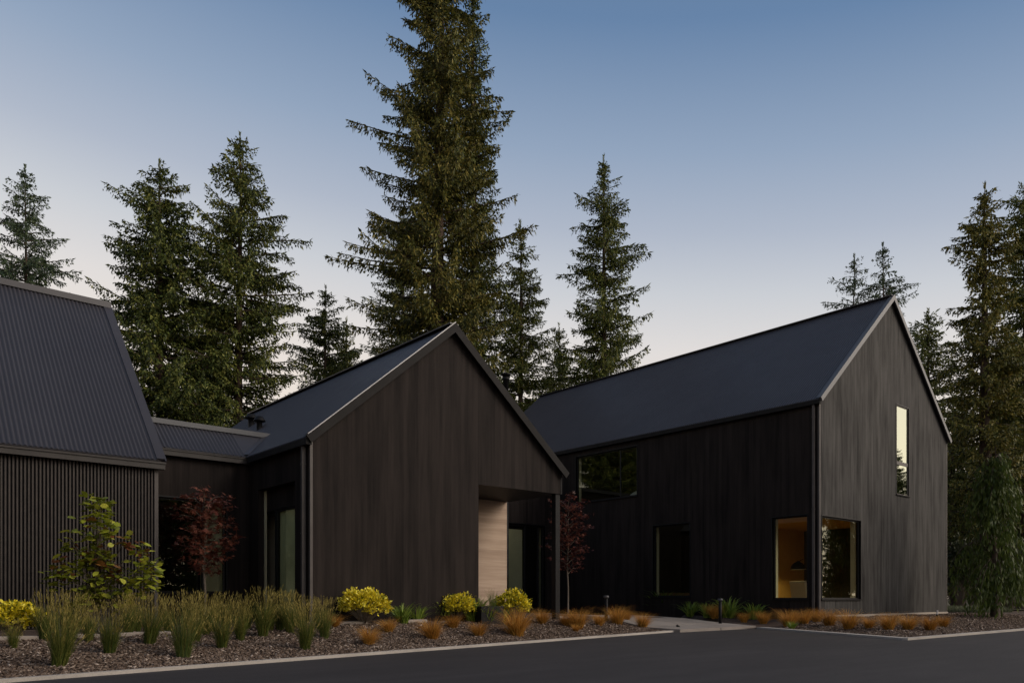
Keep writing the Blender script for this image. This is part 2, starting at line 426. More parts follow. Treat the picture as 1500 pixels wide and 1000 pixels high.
tag(kerb([(21.87, 13.45), (19.07, 7.86)], .28, .028).build('kerb', M['kerb']), kind='structure')
tag(kerb([(18.92, 7.86), (27.0, 7.70), (90, 6.05)], .14, .032).build('kerb', M['kerb']), kind='structure')
# entrance path between the houses, in slabs
m = MB(); ys = np.arange(13.55, 25.0, 1.35)
for y0, y1 in zip(ys[:-1], ys[1:]):
    for xa, xb in ((17.95, 19.9), (19.93, 21.8)):
        c = [(xa, y0+.015), (xb, y0+.015), (xb, y1-.015), (xa, y1-.015)]
        zz = [max(float(ground(x, max(y, 14.0)))*1.0 if y > 14.2 else float(zdrive(x, y))+.03, -2)+.035 for x, y in c]
        zz = [max(z, float(zdrive(*p))+.03) for z, p in zip(zz, c)]
        m.quad(*[(x, y, z) for (x, y), z in zip(c, zz)])
        m.quad(*[(c[0][0], c[0][1], zz[0]-.12), (c[1][0], c[1][1], zz[1]-.12), (c[1][0], c[1][1], zz[1]), (c[0][0], c[0][1], zz[0])])
        m.quad((c[3][0], c[3][1], zz[3]-.12), (c[0][0], c[0][1], zz[0]-.12), (c[0][0], c[0][1], zz[0]), (c[3][0], c[3][1], zz[3]))
tag(m.build('path', M['path']), kind='structure')

# ------------------------------------------------------------------ houses
def wall_face(m, P, s0, s1, z0, top, opens, cuts=()):
    # P(s,z,depth): wall surface; opens: (s0,s1,z0,z1,reveal)
    ss = sorted(set([s0, s1, *cuts]+[o[0] for o in opens]+[o[1] for o in opens]))
    for a, b in zip(ss[:-1], ss[1:]):
        if b-a < 1e-6: continue
        mid = (a+b)/2
        oo = sorted([o for o in opens if o[0]-1e-6 <= mid <= o[1]+1e-6], key=lambda o: o[2])
        z = z0
        for o in oo:
            if o[2] > z+1e-6: m.quad(P(a, z, 0), P(b, z, 0), P(b, o[2], 0), P(a, o[2], 0))
            z = o[3]
        m.quad(P(a, z, 0), P(b, z, 0), P(b, top(b), 0), P(a, top(a), 0))
    for (a, b, c, d, r) in opens:
        if not r: continue
        m.quad(P(a, c, 0), P(a, c, r), P(a, d, r), P(a, d, 0)); m.quad(P(b, c, r), P(b, c, 0), P(b, d, 0), P(b, d, r))
        m.quad(P(a, d, 0), P(a, d, r), P(b, d, r), P(b, d, 0)); m.quad(P(a, c, r), P(a, c, 0), P(b, c, 0), P(b, c, r))
def roof_sheet(e0, e1, up, pitch=.095, amp=.017, nrm=None):
    # corrugated sheet: eave from e0 to e1, 'up' runs from the eave to the ridge
    e0 = np.array(e0, float); e1 = np.array(e1, float); up = np.array(up, float)
    L = np.linalg.norm(e1-e0); d = (e1-e0)/L; n = np.cross(d, up); n /= np.linalg.norm(n)
    if n[2] < 0: n = -n
    k = max(2, int(L/pitch)); prof = []
    for i in range(k):
        s = i*L/k; p = L/k
        prof += [(s, 0), (s+.30*p, 0), (s+.42*p, amp), (s+.83*p, amp), (s+.95*p, 0)]
    prof.append((L, 0))
    V = []; 
    for s, h in prof:
        a = e0+d*s+n*h; V += [a, a+up]
    V = np.array(V); nq = len(prof)-1
    q = np.array([(2*i, 2*i+2, 2*i+3, 2*i+1) for i in range(nq)])
    # underside sheet
    b0 = len(V); t = -n*.045
    V = np.vstack([V, [e0+t, e1+t, e1+t+up, e0+t+up]])
    q = np.vstack([q, [[b0+3, b0+2, b0+1, b0]], [[b0, b0+1, 2*nq, 0]]])
    return V, q
def roof_obj(name, sheets, parent, mtl):
    off = np.array(LOC[parent.name]); VV = []; QQ = []; n = 0
    for V, q in sheets:
        VV.append(V-off); QQ.append(q+n); n += len(V)
    return npmesh(name, np.vstack(VV), np.vstack(QQ), mtl, parent)
def window(parent, P, s0, s1, z0, z1, mulls=(), trans=(), rec=.07, glass='glass', lin=.22, fw=.05, name='window', sill=True, lining_mat='lining', frame_mat='frame', tw_=None):
    # frame as the window part, then pane, lining and sill under it
    m = MB(); w = fw; d0 = rec; d1 = rec+.07
    def bx(a, b, c, d, e0=d0, e1=d1):
        p = np.array(P(a, c, e0)); q = np.array(P(b, d, e1)); m.box(p, q)
    bx(s0, s0+w, z0, z1); bx(s1-w, s1, z0, z1); bx(s0+w, s1-w, z0, z0+w); bx(s0+w, s1-w, z1-w, z1)
    for s in mulls: bx(s-w*.6, s+w*.6, z0+w, z1-w)
    for z in trans: bx(s0+w, s1-w, z-(tw_ or w), z+(tw_ or w))
    wo = m.build(name, M[frame_mat], parent)
    g = MB(); e = rec+.018
    g.quad(P(s0+w*.9, z0+w*.9, e), P(s1-w*.9, z0+w*.9, e), P(s1-w*.9, z1-w*.9, e), P(s0+w*.9, z1-w*.9, e))
    g.build('pane', M[glass], wo)
    if lin:
        l = MB(); a = rec+.072; b = rec+.072+lin
        l.quad(P(s0,z0,a), P(s0,z0,b), P(s0,z1,b), P(s0,z1,a)); l.quad(P(s1,z0,b), P(s1,z0,a), P(s1,z1,a), P(s1,z1,b))
        l.quad(P(s0,z1,a), P(s0,z1,b), P(s1,z1,b), P(s1,z1,a)); l.quad(P(s0,z0,b), P(s0,z0,a), P(s1,z0,a), P(s1,z0,b))
        l.build('lining', M[lining_mat], wo)
    # thin metal surround proud of the cladding
    t = MB(); tw = .035
    def bt(a, b, c, d): t.box(np.array(P(a, c, -.018)), np.array(P(b, d, .05)))
    bt(s0-tw, s0, z0-tw, z1+tw); bt(s1, s1+tw, z0-tw, z1+tw); bt(s0, s1, z1, z1+tw)
    t.build('surround', M['frame'], wo)
    if sill:
        t = MB(); t.box(np.array(P(s0-tw, z0-tw-.004, -.05)), np.array(P(s1+tw, z0, .05))); t.build('sill', M['trim'], wo)
    return wo

# ---- two storey house on the right
rx0, ry0 = 24.33, 12.81; rW = 10.56; rx1 = rx0+rW; rL = 19.0; ry1 = ry0+rL
rE = 6.50; rpk = (rx0+rx1)/2; rP = rE+(rpk-rx0)*.862; rB = -.95
H3 = thing('black_house', (rpk, (ry0+ry1)/2, -.6), 'tall two storey charred black timber house with steep metal roof and weathered grey gable', 'house', 'black gabled houses')
PX = lambda s, z, d: (rx0+d, s, z)      # wall facing -X, s along Y
PY = lambda s, z, d: (s, ry0+d, z)      # wall facing -Y, s along X
def sY(px): return float(atX(px, HY, rx0)[1])
def zX(px, py): return float(atX(px, py, rx0)[2])
def sX(px): return float(atY(px, HY, ry0)[0])
def zY(px, py): return float(atY(px, py, ry0)[2])
# openings (photo pixel -> place on the wall)
W1 = (sY(933), sY(843.5), zX(888, 731), zX(888, 661))
W2 = (sY(1010.5), sY(957), zX(1000, 873.5), zX(985, 767.5))
W3 = (sY(1182.5), sY(1131.5), zX(1160, 877), zX(1160, 755.5))
W4 = (sX(1203.5), sX(1260.5), zY(1230, 877), zY(1230, 758.3))
W5 = (sX(1313), sX(1331), zY(1322, 725), zY(1322, 595.5))
m = MB(); wall_face(m, PX, ry0, ry1, rB, lambda s: rE, [(*w, .08) for w in (W1, W2, W3)])
m.build('side_wall', M['wood'], H3)
m = MB(); m.quad((rx1, ry0, rB), (rx1, ry1, rB), (rx1, ry1, rE), (rx1, ry0, rE)); m.build('side_wall', M['wood'], H3)
m = MB(); wall_face(m, PY, rx0, rx1, rB, lambda s: rP-abs(s-rpk)*.862, [(*W4, .08), (*W5, .08)], cuts=(rpk,))
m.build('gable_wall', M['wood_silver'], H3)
m = MB(); m.poly([(rx0, ry1, rB), (rx1, ry1, rB), (rx1, ry1, rE), (rpk, ry1, rP), (rx0, ry1, rE)]); m.build('back_wall', M['wood'], H3)
window(H3, PX, *W1, mulls=(sY(907),), lin=.2); window(H3, PX, *W2); window(H3, PX, *W3)
window(H3, PY, *W4); window(H3, PY, *W5, trans=(zY(1322, 679),), glass='mirror_glass', lin=0, rec=.015, fw=.035, frame_mat='spout', tw_=.065)
ov = .14; ovg = .10
def slope_roof_x(x_e, x_r, z_e, z_r, y0, y1):   # eave along Y
    return roof_sheet((x_e, y0, z_e), (x_e, y1, z_e), (x_r-x_e, 0, z_r-z_e))
sl = .862
ze = rE-ov*sl+.09; zr = rP+.09
roof_obj('roof', [slope_roof_x(rx0-ov, rpk, ze, zr, ry0-ovg, ry1+ovg), slope_roof_x(rx1+ov, rpk, ze, zr, ry0-ovg, ry1+ovg)], H3, M['roof'])
def rake(parent, x0, x1, xp, ze, zp, y, h=.20, t=.05, mtl='fascia'):
    for xe in (x0, x1):
        m = MB(); d = np.array([xp-xe, 0, zp-ze], float); d /= np.linalg.norm(d); n = np.array([-d[2], 0, d[0]]) * (1 if xp > xe else -1)
        a = np.array([xe, y, ze]); b = np.array([xp, y, zp])
        lo = -h+.035; hi = .035
        P = [a+n*lo, np.array([xp, y, zp+lo*1/abs(n[2])]), np.array([xp, y, zp+hi/abs(n[2])]), a+n*hi]
        Q = [p+np.array([0, t, 0]) for p in P]
        m.quad(*P); m.quad(*Q[::-1]); m.quad(P[0], P[1], Q[1], Q[0]); m.quad(P[3], P[2], Q[2], Q[3]); m.quad(P[0], P[3], Q[3], Q[0])
        # turned metal cap lying on the sheet edge
        T = [P[3]+n*.012, P[2]+n*.012, P[2]+n*.012+np.array([0,.16,0]), P[3]+n*.012+np.array([0,.16,0])]
        m.quad(*T); m.quad(P[3], P[2], T[1], T[0])
        m.build('rake_trim', M[mtl], parent)
rake(H3, rx0-ov, rx1+ov, rpk, ze, zr, ry0-ovg-.05, h=.145)
m = MB(); m.bar((rpk, ry0-ovg, zr+.03), (rpk, ry1+ovg, zr+.03), .26, .03); m.build('ridge_cap', M['roof'], H3)
def gutter_y(parent, x, z, y0, y1, side=-1):
    m = MB(); w = .13*side
    m.box((x, y0, z-.13), (x+w, y1, z-.115)); m.box((x+w*.9, y0, z-.115), (x+w, y1, z)); m.box((x, y0, z-.115), (x+w*.1, y1, z))
    m.box((x+w*.1, y0, z-.115), (x+w*.9, y0+.01, z-.005)); m.box((x+w*.1, y1-.01, z-.115), (x+w*.9, y1, z-.005))
    return m.build('gutter', M['trim'], parent)
gutter_y(H3, rx0-.015, ze-.02, ry0-.08, ry1)
def downspout(parent, x, y, z0, z1):
    m = MB(); m.box((x-.04, y-.035, z0), (x+.04, y+.035, z1))
    m.box((x-.04, y-.035, z0-.10), (x+.04, y-.14, z0+.01))
    for z in np.linspace(z0+.5, z1-.4, 3): m.box((x-.047, y-.042, z), (x+.047, y+.042, z+.03))
    return m.build('downspout', M['spout'], parent)
downspout(H3, rx0-.075, ry0+.16, -.62, ze-.155)
for (x, y) in ((rx0, ry0), (rx1, ry0)):
    m = MB(); m.box((x-.012 if x == rx0 else x-.05, y-.012, rB), (x+.05 if x == rx0 else x+.012, y+.05, rE-.02)); m.build('corner_trim', M['spout'], H3)
m = MB(); m.box((rx0+.1, ry0-.045, -1.1), (rx1+.02, ry0-.004, -.575)); m.build('footing', M['footing'], H3)
def room_open(x0, x1, y0, y1, z0, z1, mtl, wx=(), wy=(), far=0):
    m = MB()
    wall_face(m, lambda s, z, d: (x0, s, z), y0, y1, z0, lambda s: z1, [(*w, 0) for w in wx])
    wall_face(m, lambda s, z, d: (s, y0, z), x0, x1, z0, lambda s: z1, [(*w, 0) for w in wy])
    m.quad((x1,y0,z0),(x1,y1,z0),(x1,y1,z1),(x1,y0,z1), far); m.quad((x0,y1,z0),(x1,y1,z0),(x1,y1,z1),(x0,y1,z1))
    m.quad((x0,y0,z1),(x1,y0,z1),(x1,y1,z1),(x0,y1,z1)); m.quad((x0,y0,z0),(x1,y0,z0),(x1,y1,z0),(x0,y1,z0), 1)
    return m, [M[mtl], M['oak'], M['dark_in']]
def put_room(parent, *a, **k):
    m, mm = room_open(*a, **k); return m.build('room_interior', mm, parent)
put_room(H3, rx0+.36, rx0+6.5, ry0+.36, ry0+4.1, -.5, 2.80, 'wall_warm', wx=(W3,), wy=(W4,), far=2)  # far wall coloured dark so the gable's corner window looks unlit
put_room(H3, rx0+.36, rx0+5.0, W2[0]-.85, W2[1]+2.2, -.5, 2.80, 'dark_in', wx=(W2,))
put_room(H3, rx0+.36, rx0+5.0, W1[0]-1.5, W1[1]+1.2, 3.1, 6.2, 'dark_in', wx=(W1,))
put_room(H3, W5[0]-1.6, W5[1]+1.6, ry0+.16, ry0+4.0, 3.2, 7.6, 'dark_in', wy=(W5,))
# things inside: arc lamp, armchair, bench, bed
p = atD(1169, 831, 30.0)
L = thing('arc_floor_lamp', (p[0]+1.0, p[1]-.9, -.5), 'black arc floor lamp with dome shade glowing behind the lit corner window', 'lamp')
b = np.array([p[0]+1.0, p[1]-.9, -.5]); top = np.array([p[0], p[1], 1.36])
pts = []
for t in np.linspace(0, 1, 14):
    q = b*(1-t)+np.array([top[0], top[1], b[2]])*t
    q[2] = -.5+ (1-(1-t)**3)*2.15 - .29*t**4; pts.append(q)
MB().tube(pts, .013, 6).build('stem', M['black'], L, True)
MB().lathe(b, [(.0, .0), (.17, 0), (.17, .05), (0, .05)]).build('base', M['black'], L, True)
MB().lathe((p[0], p[1], p[2]), [(.025, .26), (.06, .23), (.17, .17), (.26, .06), (.295, -.07), (.285, -.07), (.25, .05), (.16, .15), (.0, .19)]).build('lamp_shade', M['black'], L, True)
MB().lathe((p[0], p[1], p[2]+.03), [(0, .05), (.035, .03), (.05, -.01), (.035, -.045), (0, -.06)], 12).build('bulb', M['bulb'], L, True)
c = atD(1172, 866, 29.3)
A = thing('armchair', (c[0], c[1], -.5), 'cream armchair on black legs under the arc lamp behind the corner window', 'armchair')
m = MB(); m.box((c[0]-.1, c[1]-.35, -.12), (c[0]+.55, c[1]+.35, .03)); m.build('seat', M['cream'], A, bevel=.04)
m = MB(); m.bar((c[0]+.0, c[1], 0.0), (c[0]-.17, c[1], .62), .66, .12, up=(1, 0, .3)); m.build('backrest', M['cream'], A, bevel=.04)
for sx, sy in ((-.05, -.3), (-.05, .3), (.5, -.3), (.5, .3)):
    MB().tube([(c[0]+sx, c[1]+sy, -.12), (c[0]+sx*1.15, c[1]+sy*1.1, -.5)], [.022, .014], 6).build('leg', M['black'], A)
y2 = (W2[0]+W2[1])/2
Bn = thing('wooden_bench', (rx0+1.6, y2, -.5), 'brown wooden bench inside behind the narrow ground floor window', 'bench')
m = MB(); m.box((rx0+1.3, W2[0]-.6, -.06), (rx0+1.8, W2[1]+.9, .2)); m.build('seat', M['oak'], Bn, bevel=.01)
for yy in (W2[0]-.5, W2[1]+.75): MB().box((rx0+1.35, yy, -.5), (rx0+1.75, yy+.08, -.06)).build('leg', M['oak'], Bn)
bw = thing('ceramic_bowl', (rx0+1.5, W2[0]+.55, .2), 'small pale bowl on the bench behind the narrow window', 'bowl')
MB().lathe((rx0+1.5, W2[0]+.55, .2), [(.05, 0), (.11, .08), (.14, .17), (.13, .17), (.10, .08), (0, .02)], 18).build('body', M['cream'], bw, True)
ar = thing('lounge_chair', (rx0+1.2, W1[0]+.6, 3.1), 'pale rounded chair back just inside the wide upstairs window', 'chair')
m = MB()
cy = W1[0]+.85; pr = []
for k in range(9):
    t = k/8; m_ = math.sin(t*math.pi*.5); pr.append((.95*(1-t**2)+.02, W1[2]-.35+m_*.78))
m2 = MB().lathe((rx0+1.35, cy-.3, 0), [(r, z) for r, z in pr], 24); m2.build('backrest', M['bedding'], ar, True)
MB().lathe((rx0+1.35, cy-.3, 3.1), [(0, 0), (.35, 0), (.06, .05), (.06, .6)], 12).build('base', M['black'], ar)

# ---- middle house with the entrance porch
mx0, my0 = 7.79, 15.72; mx1 = float(atY(822.5, HY, my0)[0]); mxp = (mx0+mx1)/2; msl = .835
mE = 3.50; mP = mE+(mxp-mx0)*msl; mB = -.95; my1 = my0+12.4
H2 = thing('black_house', (mxp, my0+6, -.58), 'middle charred black timber house with wide blank gable and corner entrance porch', 'house', 'black gabled houses')
PYm = lambda s, z, d: (s, my0+d, z)
PXm = lambda s, z, d: (mx0+d, s, z)
ox0 = float(atY(701, HY, my0)[0]); hz = float(atY(701, 709, my0)[2]); porch = 2.36
m = MB(); mtop = lambda s: mP-abs(s-mxp)*msl
wall_face(m, PYm, mx0, mx1, mB, mtop, [(ox0, mx1, mB, hz, 0)], cuts=(mxp,))
# header returns, porch cheek
m.quad((ox0, my0, mB), (ox0, my0+porch, mB), (ox0, my0+porch, hz), (ox0, my0, hz))
m.build('gable_wall', M['wood'], H2)
m = MB(); m.poly([(mx0, my1, mB), (mx1, my1, mB), (mx1, my1, mE), (mxp, my1, mP), (mx0, my1, mE)]); m.build('back_wall', M['wood'], H2)
gz = lambda px, py: float(atX(px, py, mx0)[2]); gs = lambda px: float(atX(px, HY, mx0)[1])
wO = (gs(432), gs(378), -.62, gz(400, 712))                 # tall recess in the wall facing the link
m = MB(); lY = my0+3.35
wall_face(m, PXm, my0, my1, mB, lambda s: mE, [(*wO, .18)])
m.build('side_wall', M['wood'], H2); m = MB()
m.quad((mx1, my0+porch, mB), (mx1, my1, mB), (mx1, my1, mE), (mx1, my0+porch, mE))
m.quad((mx1, my0, hz), (mx1, my0+porch, hz), (mx1, my0+porch, mE), (mx1, my0, mE))
m.build('side_wall', M['wood'], H2)
m = MB(); m.box((ox0+.002, my0+.002, hz+.003), (mx1-.002, my0+porch, hz+.06)); m.build('porch_ceiling', M['black'], H2)
m = MB(); m.box((ox0-.3, my0+porch, mB), (mx1-.002, my0+porch+.15, hz+.02)); m.build('porch_wall', M['boardwall'], H2)
pw = .17
m = MB(); m.box((mx1-.20, my0+.03, mB), (mx1-.03, my0+.03+.16, hz+.002)); m.build('porch_post', M['black'], H2, bevel=.006)
m = MB(); m.box((ox0-.2, my0+.05, -1.0), (mx1-.01, my0+porch+.1, -.60)); m.build('porch_floor', M['path'], H2)
# tall glazed recess
d0 = .18
m = MB(); za = gz(415, 741)
m.box((mx0+d0, wO[0], za), (mx0+d0+.06, wO[1], wO[3])); m.build('recess_panel', M['wood'], H2)
PXr = lambda s, z, d: (mx0+d0+d, s, z)
rw = window(H2, PXr, gs(431), gs(394), -.45, za, rec=.0, lin=.3, sill=False)
m = MB(); m.box(PXr(gs(431)+.01, -.45, .085), PXr(gs(394)-.01, za-.02, .10)); m.build('pale_panel', M['cream_green'], rw)  # pale sheet added behind the glass to brighten the dark recess
m = MB(); m.box((mx0+d0-.035, wO[1]-.10, -.62), (mx0+d0+.0, wO[1]-.02, wO[3]-.02)); m.build('side_panel', M['olive'], H2)
put_room(H2, mx0+.62, mx0+4.2, wO[0]-.4, wO[1]+3.0, -.5, 2.85, 'wall_in', wx=((gs(431), gs(394), -.45, za),))
ze = mE-ov*msl+.07; zr = mP+.07
roof_obj('roof', [slope_roof_x(mx0-ov, mxp, ze, zr, my0-ovg, my1+ovg), slope_roof_x(mx1+ov, mxp, ze, zr, my0-ovg, my1+ovg)], H2, M['roof'])
rake(H2, mx0-ov, mx1+ov, mxp, ze, zr, my0-ovg-.05, h=.18, mtl='trim')
m = MB(); m.bar((mx0-ov, my0-ovg-.058, ze+.06), (mxp, my0-ovg-.058, zr+.06), .022, .022); m.build('drip_edge_glint', M['drip_glint'], H2)  # thin bar with the bright sky line put into its colour
m = MB(); m.bar((mxp, my0-ovg, zr+.03), (mxp, my1+ovg, zr+.03), .26, .03); m.build('ridge_cap', M['roof'], H2)
gutter_y(H2, mx0-.015, ze-.02, my0-.10, lY-.25)
downspout(H2, mx0-.08, my0+.18, -.62, ze-.155)
m = MB(); m.box((mx0-.012, my0-.012, mB), (mx0+.05, my0+.05, mE-.03)); m.build('corner_trim', M['spout'], H2)
m = MB(); m.box((mx1-.05, my0-.012, hz), (mx1+.012, my0+.05, mE-.02)); m.build('corner_trim', M['trim'], H2)
def roof_pt(px, py):  # point on the slope of the middle roof facing -X
    d = ray(px, py); a = zr-msl*mxp
    t = a/(d[2]-msl*d[0]); return d*t
for px, py, s in ((368, 624, .17), (380, 629, .15)):
    q = roof_pt(px, py); m = MB()
    m.tube([q+np.array([0, 0, -.2]), q+np.array([0, 0, .28])], s*.55, 10)
    m.lathe(q+np.array([0, 0, .24]), [(0, .16), (s*.7, .14), (s*1.15, .03), (s*1.2, 0), (s*.6, 0)], 14)
    m.build('roof_vent', M['black'], H2, True)
q = np.array([mxp+1.6, my0+6.0, 0]); q[2] = mtop(q[0])
ct = atY(741, 547, q[1]); m = MB()
m.tube([(ct[0], q[1], mtop(ct[0])-.2), (ct[0], q[1], ct[2]-.1)], .10, 14); m.tube([(ct[0], q[1], ct[2]-.22), (ct[0], q[1], ct[2]-.12)], .13, 14)
m.lathe((ct[0], q[1], ct[2]-.07), [(0, .08), (.17, .06), (.18, .0), (0, 0)], 16); m.build('chimney_pipe', M['black'], H2, True)

# ---- slatted house on the left
lx1, ly0 = 5.36, 18.30; lx0 = -9.0; lE = 3.05; lsl = 1.02; lyp = ly0+4.5; lP = lE+4.5*lsl; ly1 = ly0+9.0; lB = -1.1
H1 = thing('black_house', ((lx0+lx1)/2, lyp, -.64), 'left dark house clad in narrow vertical slats under a big corrugated roof', 'house', 'black gabled houses')
m = MB(); m.quad((lx0, ly0+.05, lB), (lx1, ly0+.05, lB), (lx1, ly0+.05, lE), (lx0, ly0+.05, lE)); m.build('front_wall', M['slat_back'], H1)
m = MB(); x = lx0
while x < lx1-.05:
    m.box((x, ly0-.005, -.62), (x+.030, ly0+.048, lE-.06)); x += .067
m.build('slat_screen', M['slat'], H1)
m = MB(); m.quad((lx0, ly1, lB), (lx1, ly1, lB), (lx1, ly1, lE), (lx0, ly1, lE)); m.build('back_wall', M['wood'], H1)
m = MB(); m.poly([(lx1, ly0+.05, lB), (lx1, ly1, lB), (lx1, ly1, lE), (lx1, lyp, lP), (lx1, ly0+.05, lE)]); m.build('gable_wall', M['wood'], H1)
m = MB(); m.poly([(lx0, ly0+.05, lB), (lx0, ly1, lB), (lx0, ly1, lE), (lx0, lyp, lP), (lx0, ly0+.05, lE)]); m.build('gable_wall', M['wood'], H1)
m = MB(); m.box((lx1-.03, ly0-.03, lB), (lx1+.05, ly0+.08, lE-.02)); m.build('corner_trim', M['spout'], H1)
zl = lE-.14*lsl+.12; zlr = lP+.12
roof_obj('roof', [roof_sheet((lx0-.1, ly0-.14, zl), (lx1+.02, ly0-.14, zl), (0, lyp-ly0+.14, zlr-zl), pitch=.092, amp=.022),
                  roof_sheet((lx0-.1, ly1+.14, zl), (lx1+.02, ly1+.14, zl), (0, lyp-ly1-.14, zlr-zl), pitch=.092, amp=.022)], H1, M['roof'])
m = MB()
for ye in (ly0-.14, ly1+.14):
    a = np.array([lx1+.02, ye, zl+.02]); b = np.array([lx1+.02, lyp, zlr+.02]); m.bar(a+np.array([.06, 0, 0]), b+np.array([.06, 0, 0]), .20, .06, up=(0, -1 if ye < lyp else 1, 1))
    m.bar(a+np.array([.14, 0, -.09]), b+np.array([.14, 0, -.09]), .03, .18, up=(0, -1 if ye < lyp else 1, 1))
m.build('rake_trim', M['roof'], H1)
m = MB(); m.bar((lx0-.1, lyp, zlr+.045), (lx1+.16, lyp, zlr+.045), .30, .035); m.bar((lx0-.1, lyp-.15, zlr-.03), (lx1+.16, lyp-.15, zlr-.03), .012, .13); m.build('ridge_cap', M['roof'], H1)
m = MB(); m.box((lx0-.1, ly0-.16, zl-.19), (lx1+.16, ly0-.02, zl-.035)); m.box((lx0-.1, ly0-.185, zl-.075), (lx1+.17, ly0-.16, zl-.035)); m.build('gutter', M['gutter'], H1)
m = MB(); m.box((lx0, ly0+.0, -1.0), (lx1, ly0+.045, -.66)); m.build('footing', M['footing'], H1)

# ---- glazed link between the left and the middle house
kE = 3.50; kx0 = lx1-.3
K1 = thing('link_passage', ((lx1+mx0)/2, lY+1, -.62), 'low black link with large dark window between the slatted house and the middle gable', 'house wing')
PYk = lambda s, z, d: (s, lY+d, z)
kz = lambda px, py: float(atY(px, py, lY)[2]); ks = lambda px: float(atY(px, HY, lY)[0])
wk = (ks(229.5)-.5, ks(331), kz(290, 868), kz(260, 729))
m = MB(); wall_face(m, PYk, kx0, mx0-.002, -.95, lambda s: kE, [(*wk, .08)]); m.build('front_wall', M['wood'], K1)
kw = window(K1, PYk, *wk, mulls=(ks(299),), lin=.55, fw=.045, glass='glass')
m = MB(); m.box(PYk(ks(301), wk[2], .30), PYk(wk[1], wk[3], .36)); m.build('pale_panel', M['wall_in'], kw)  # pale wall panel standing for the jamb right of the mullion
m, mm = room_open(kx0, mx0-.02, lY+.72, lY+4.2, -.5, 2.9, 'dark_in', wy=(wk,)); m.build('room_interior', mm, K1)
zk = kE-.12*msl+.07; dy = .80
zk2 = zk+(dy+.12)*msl
# the sheet runs on under the middle roof as far as the valley
V, q = roof_sheet((kx0+.25, lY-.14, zk), (mx0-.12, lY-.14, zk), (0, dy+.14, zk2-zk), pitch=.092, amp=.021)
nb = len(V)
roof_obj('roof', [(V, q)], K1, M['roof'])
m = MB(); a = (mx0-.13, lY-.14, zk+.01); b = (mx0-.13+dy+.14, lY+dy, zk2+.01)
m.poly([(mx0-.125, lY-.14, zk+.012), (mx0-.125, lY+dy, zk2+.012), (mx0+dy+.0, lY+dy, zk2+.012)])
m.bar(np.array(a)+np.array([0, 0, .045]), np.array(b)+np.array([0, 0, .045]), .13, .02); m.build('valley_flashing', M['roof'], K1)
m = MB(); m.bar((kx0+.3, lY+dy, zk2+.055), (mx0+dy+.06, lY+dy, zk2+.055), .24, .035); m.bar((kx0+.3, lY+dy-.115, zk2-.005), (mx0+dy+.06, lY+dy-.115, zk2-.005), .012, .09); m.build('ridge_cap', M['fascia'], K1)
m = MB(); m.box((kx0, lY+dy, zk2-.05), (mx0, lY+4.3, zk2+.02)); m.box((kx0, lY+4.3, -.95), (mx0, lY+4.4, zk2)); m.build('flat_roof', M['black'], K1)
m = MB(); m.box((kx0+.25, lY-.16, zk-.17), (mx0-.02, lY-.03, zk-.03)); m.box((kx0+.25, lY-.18, zk-.06), (mx0-.05, lY-.16, zk-.03)); m.build('gutter', M['gutter'], K1)

# ---- entrance link with the glazed door, set back between the middle and the right house
eY = 25.2
K2 = thing('entrance_link', ((mx1+rx0)/2, eY+1, -.58), 'recessed dark brown wall with tall glazed entrance door seen through the porch', 'house wing')
PYe = lambda s, z, d: (s, eY+d, z)
es = lambda px: float(atY(px, HY, eY)[0]); ezz = lambda px, py: float(atY(px, py, eY)[2])
de = (es(744.5), es(798), -.50, ezz(770, 767.5))
m = MB(); wall_face(m, PYe, mx1-.5, rx0-.002, -.95, lambda s: 4.9, [(*de, .12)]); m.build('front_wall', M['wood'], K2)
dr = window(K2, PYe, *de, mulls=(es(771), es(790.5)), rec=.1, name='entrance_door', sill=False, lin=.3, fw=.07)
m = MB(); m.tube([PYe(es(788), .2, .06), PYe(es(788), 1.6, .06)], .018, 8); m.build('handle', M['trim'], dr)
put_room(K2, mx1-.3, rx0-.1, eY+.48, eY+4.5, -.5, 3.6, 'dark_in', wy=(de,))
m = MB(); x0 = es(746); x1 = es(769.5); m.box((x0, eY+.20, -.48), (x1, eY+.24, ezz(770, 775))); m.build('door_panel', M['wall_in'], K2)
m = MB(); m.box((mx1-.5, eY-.1, 4.9), (rx0-.002, eY+5, 5.05)); m.build('roof', M['roof'], K2)

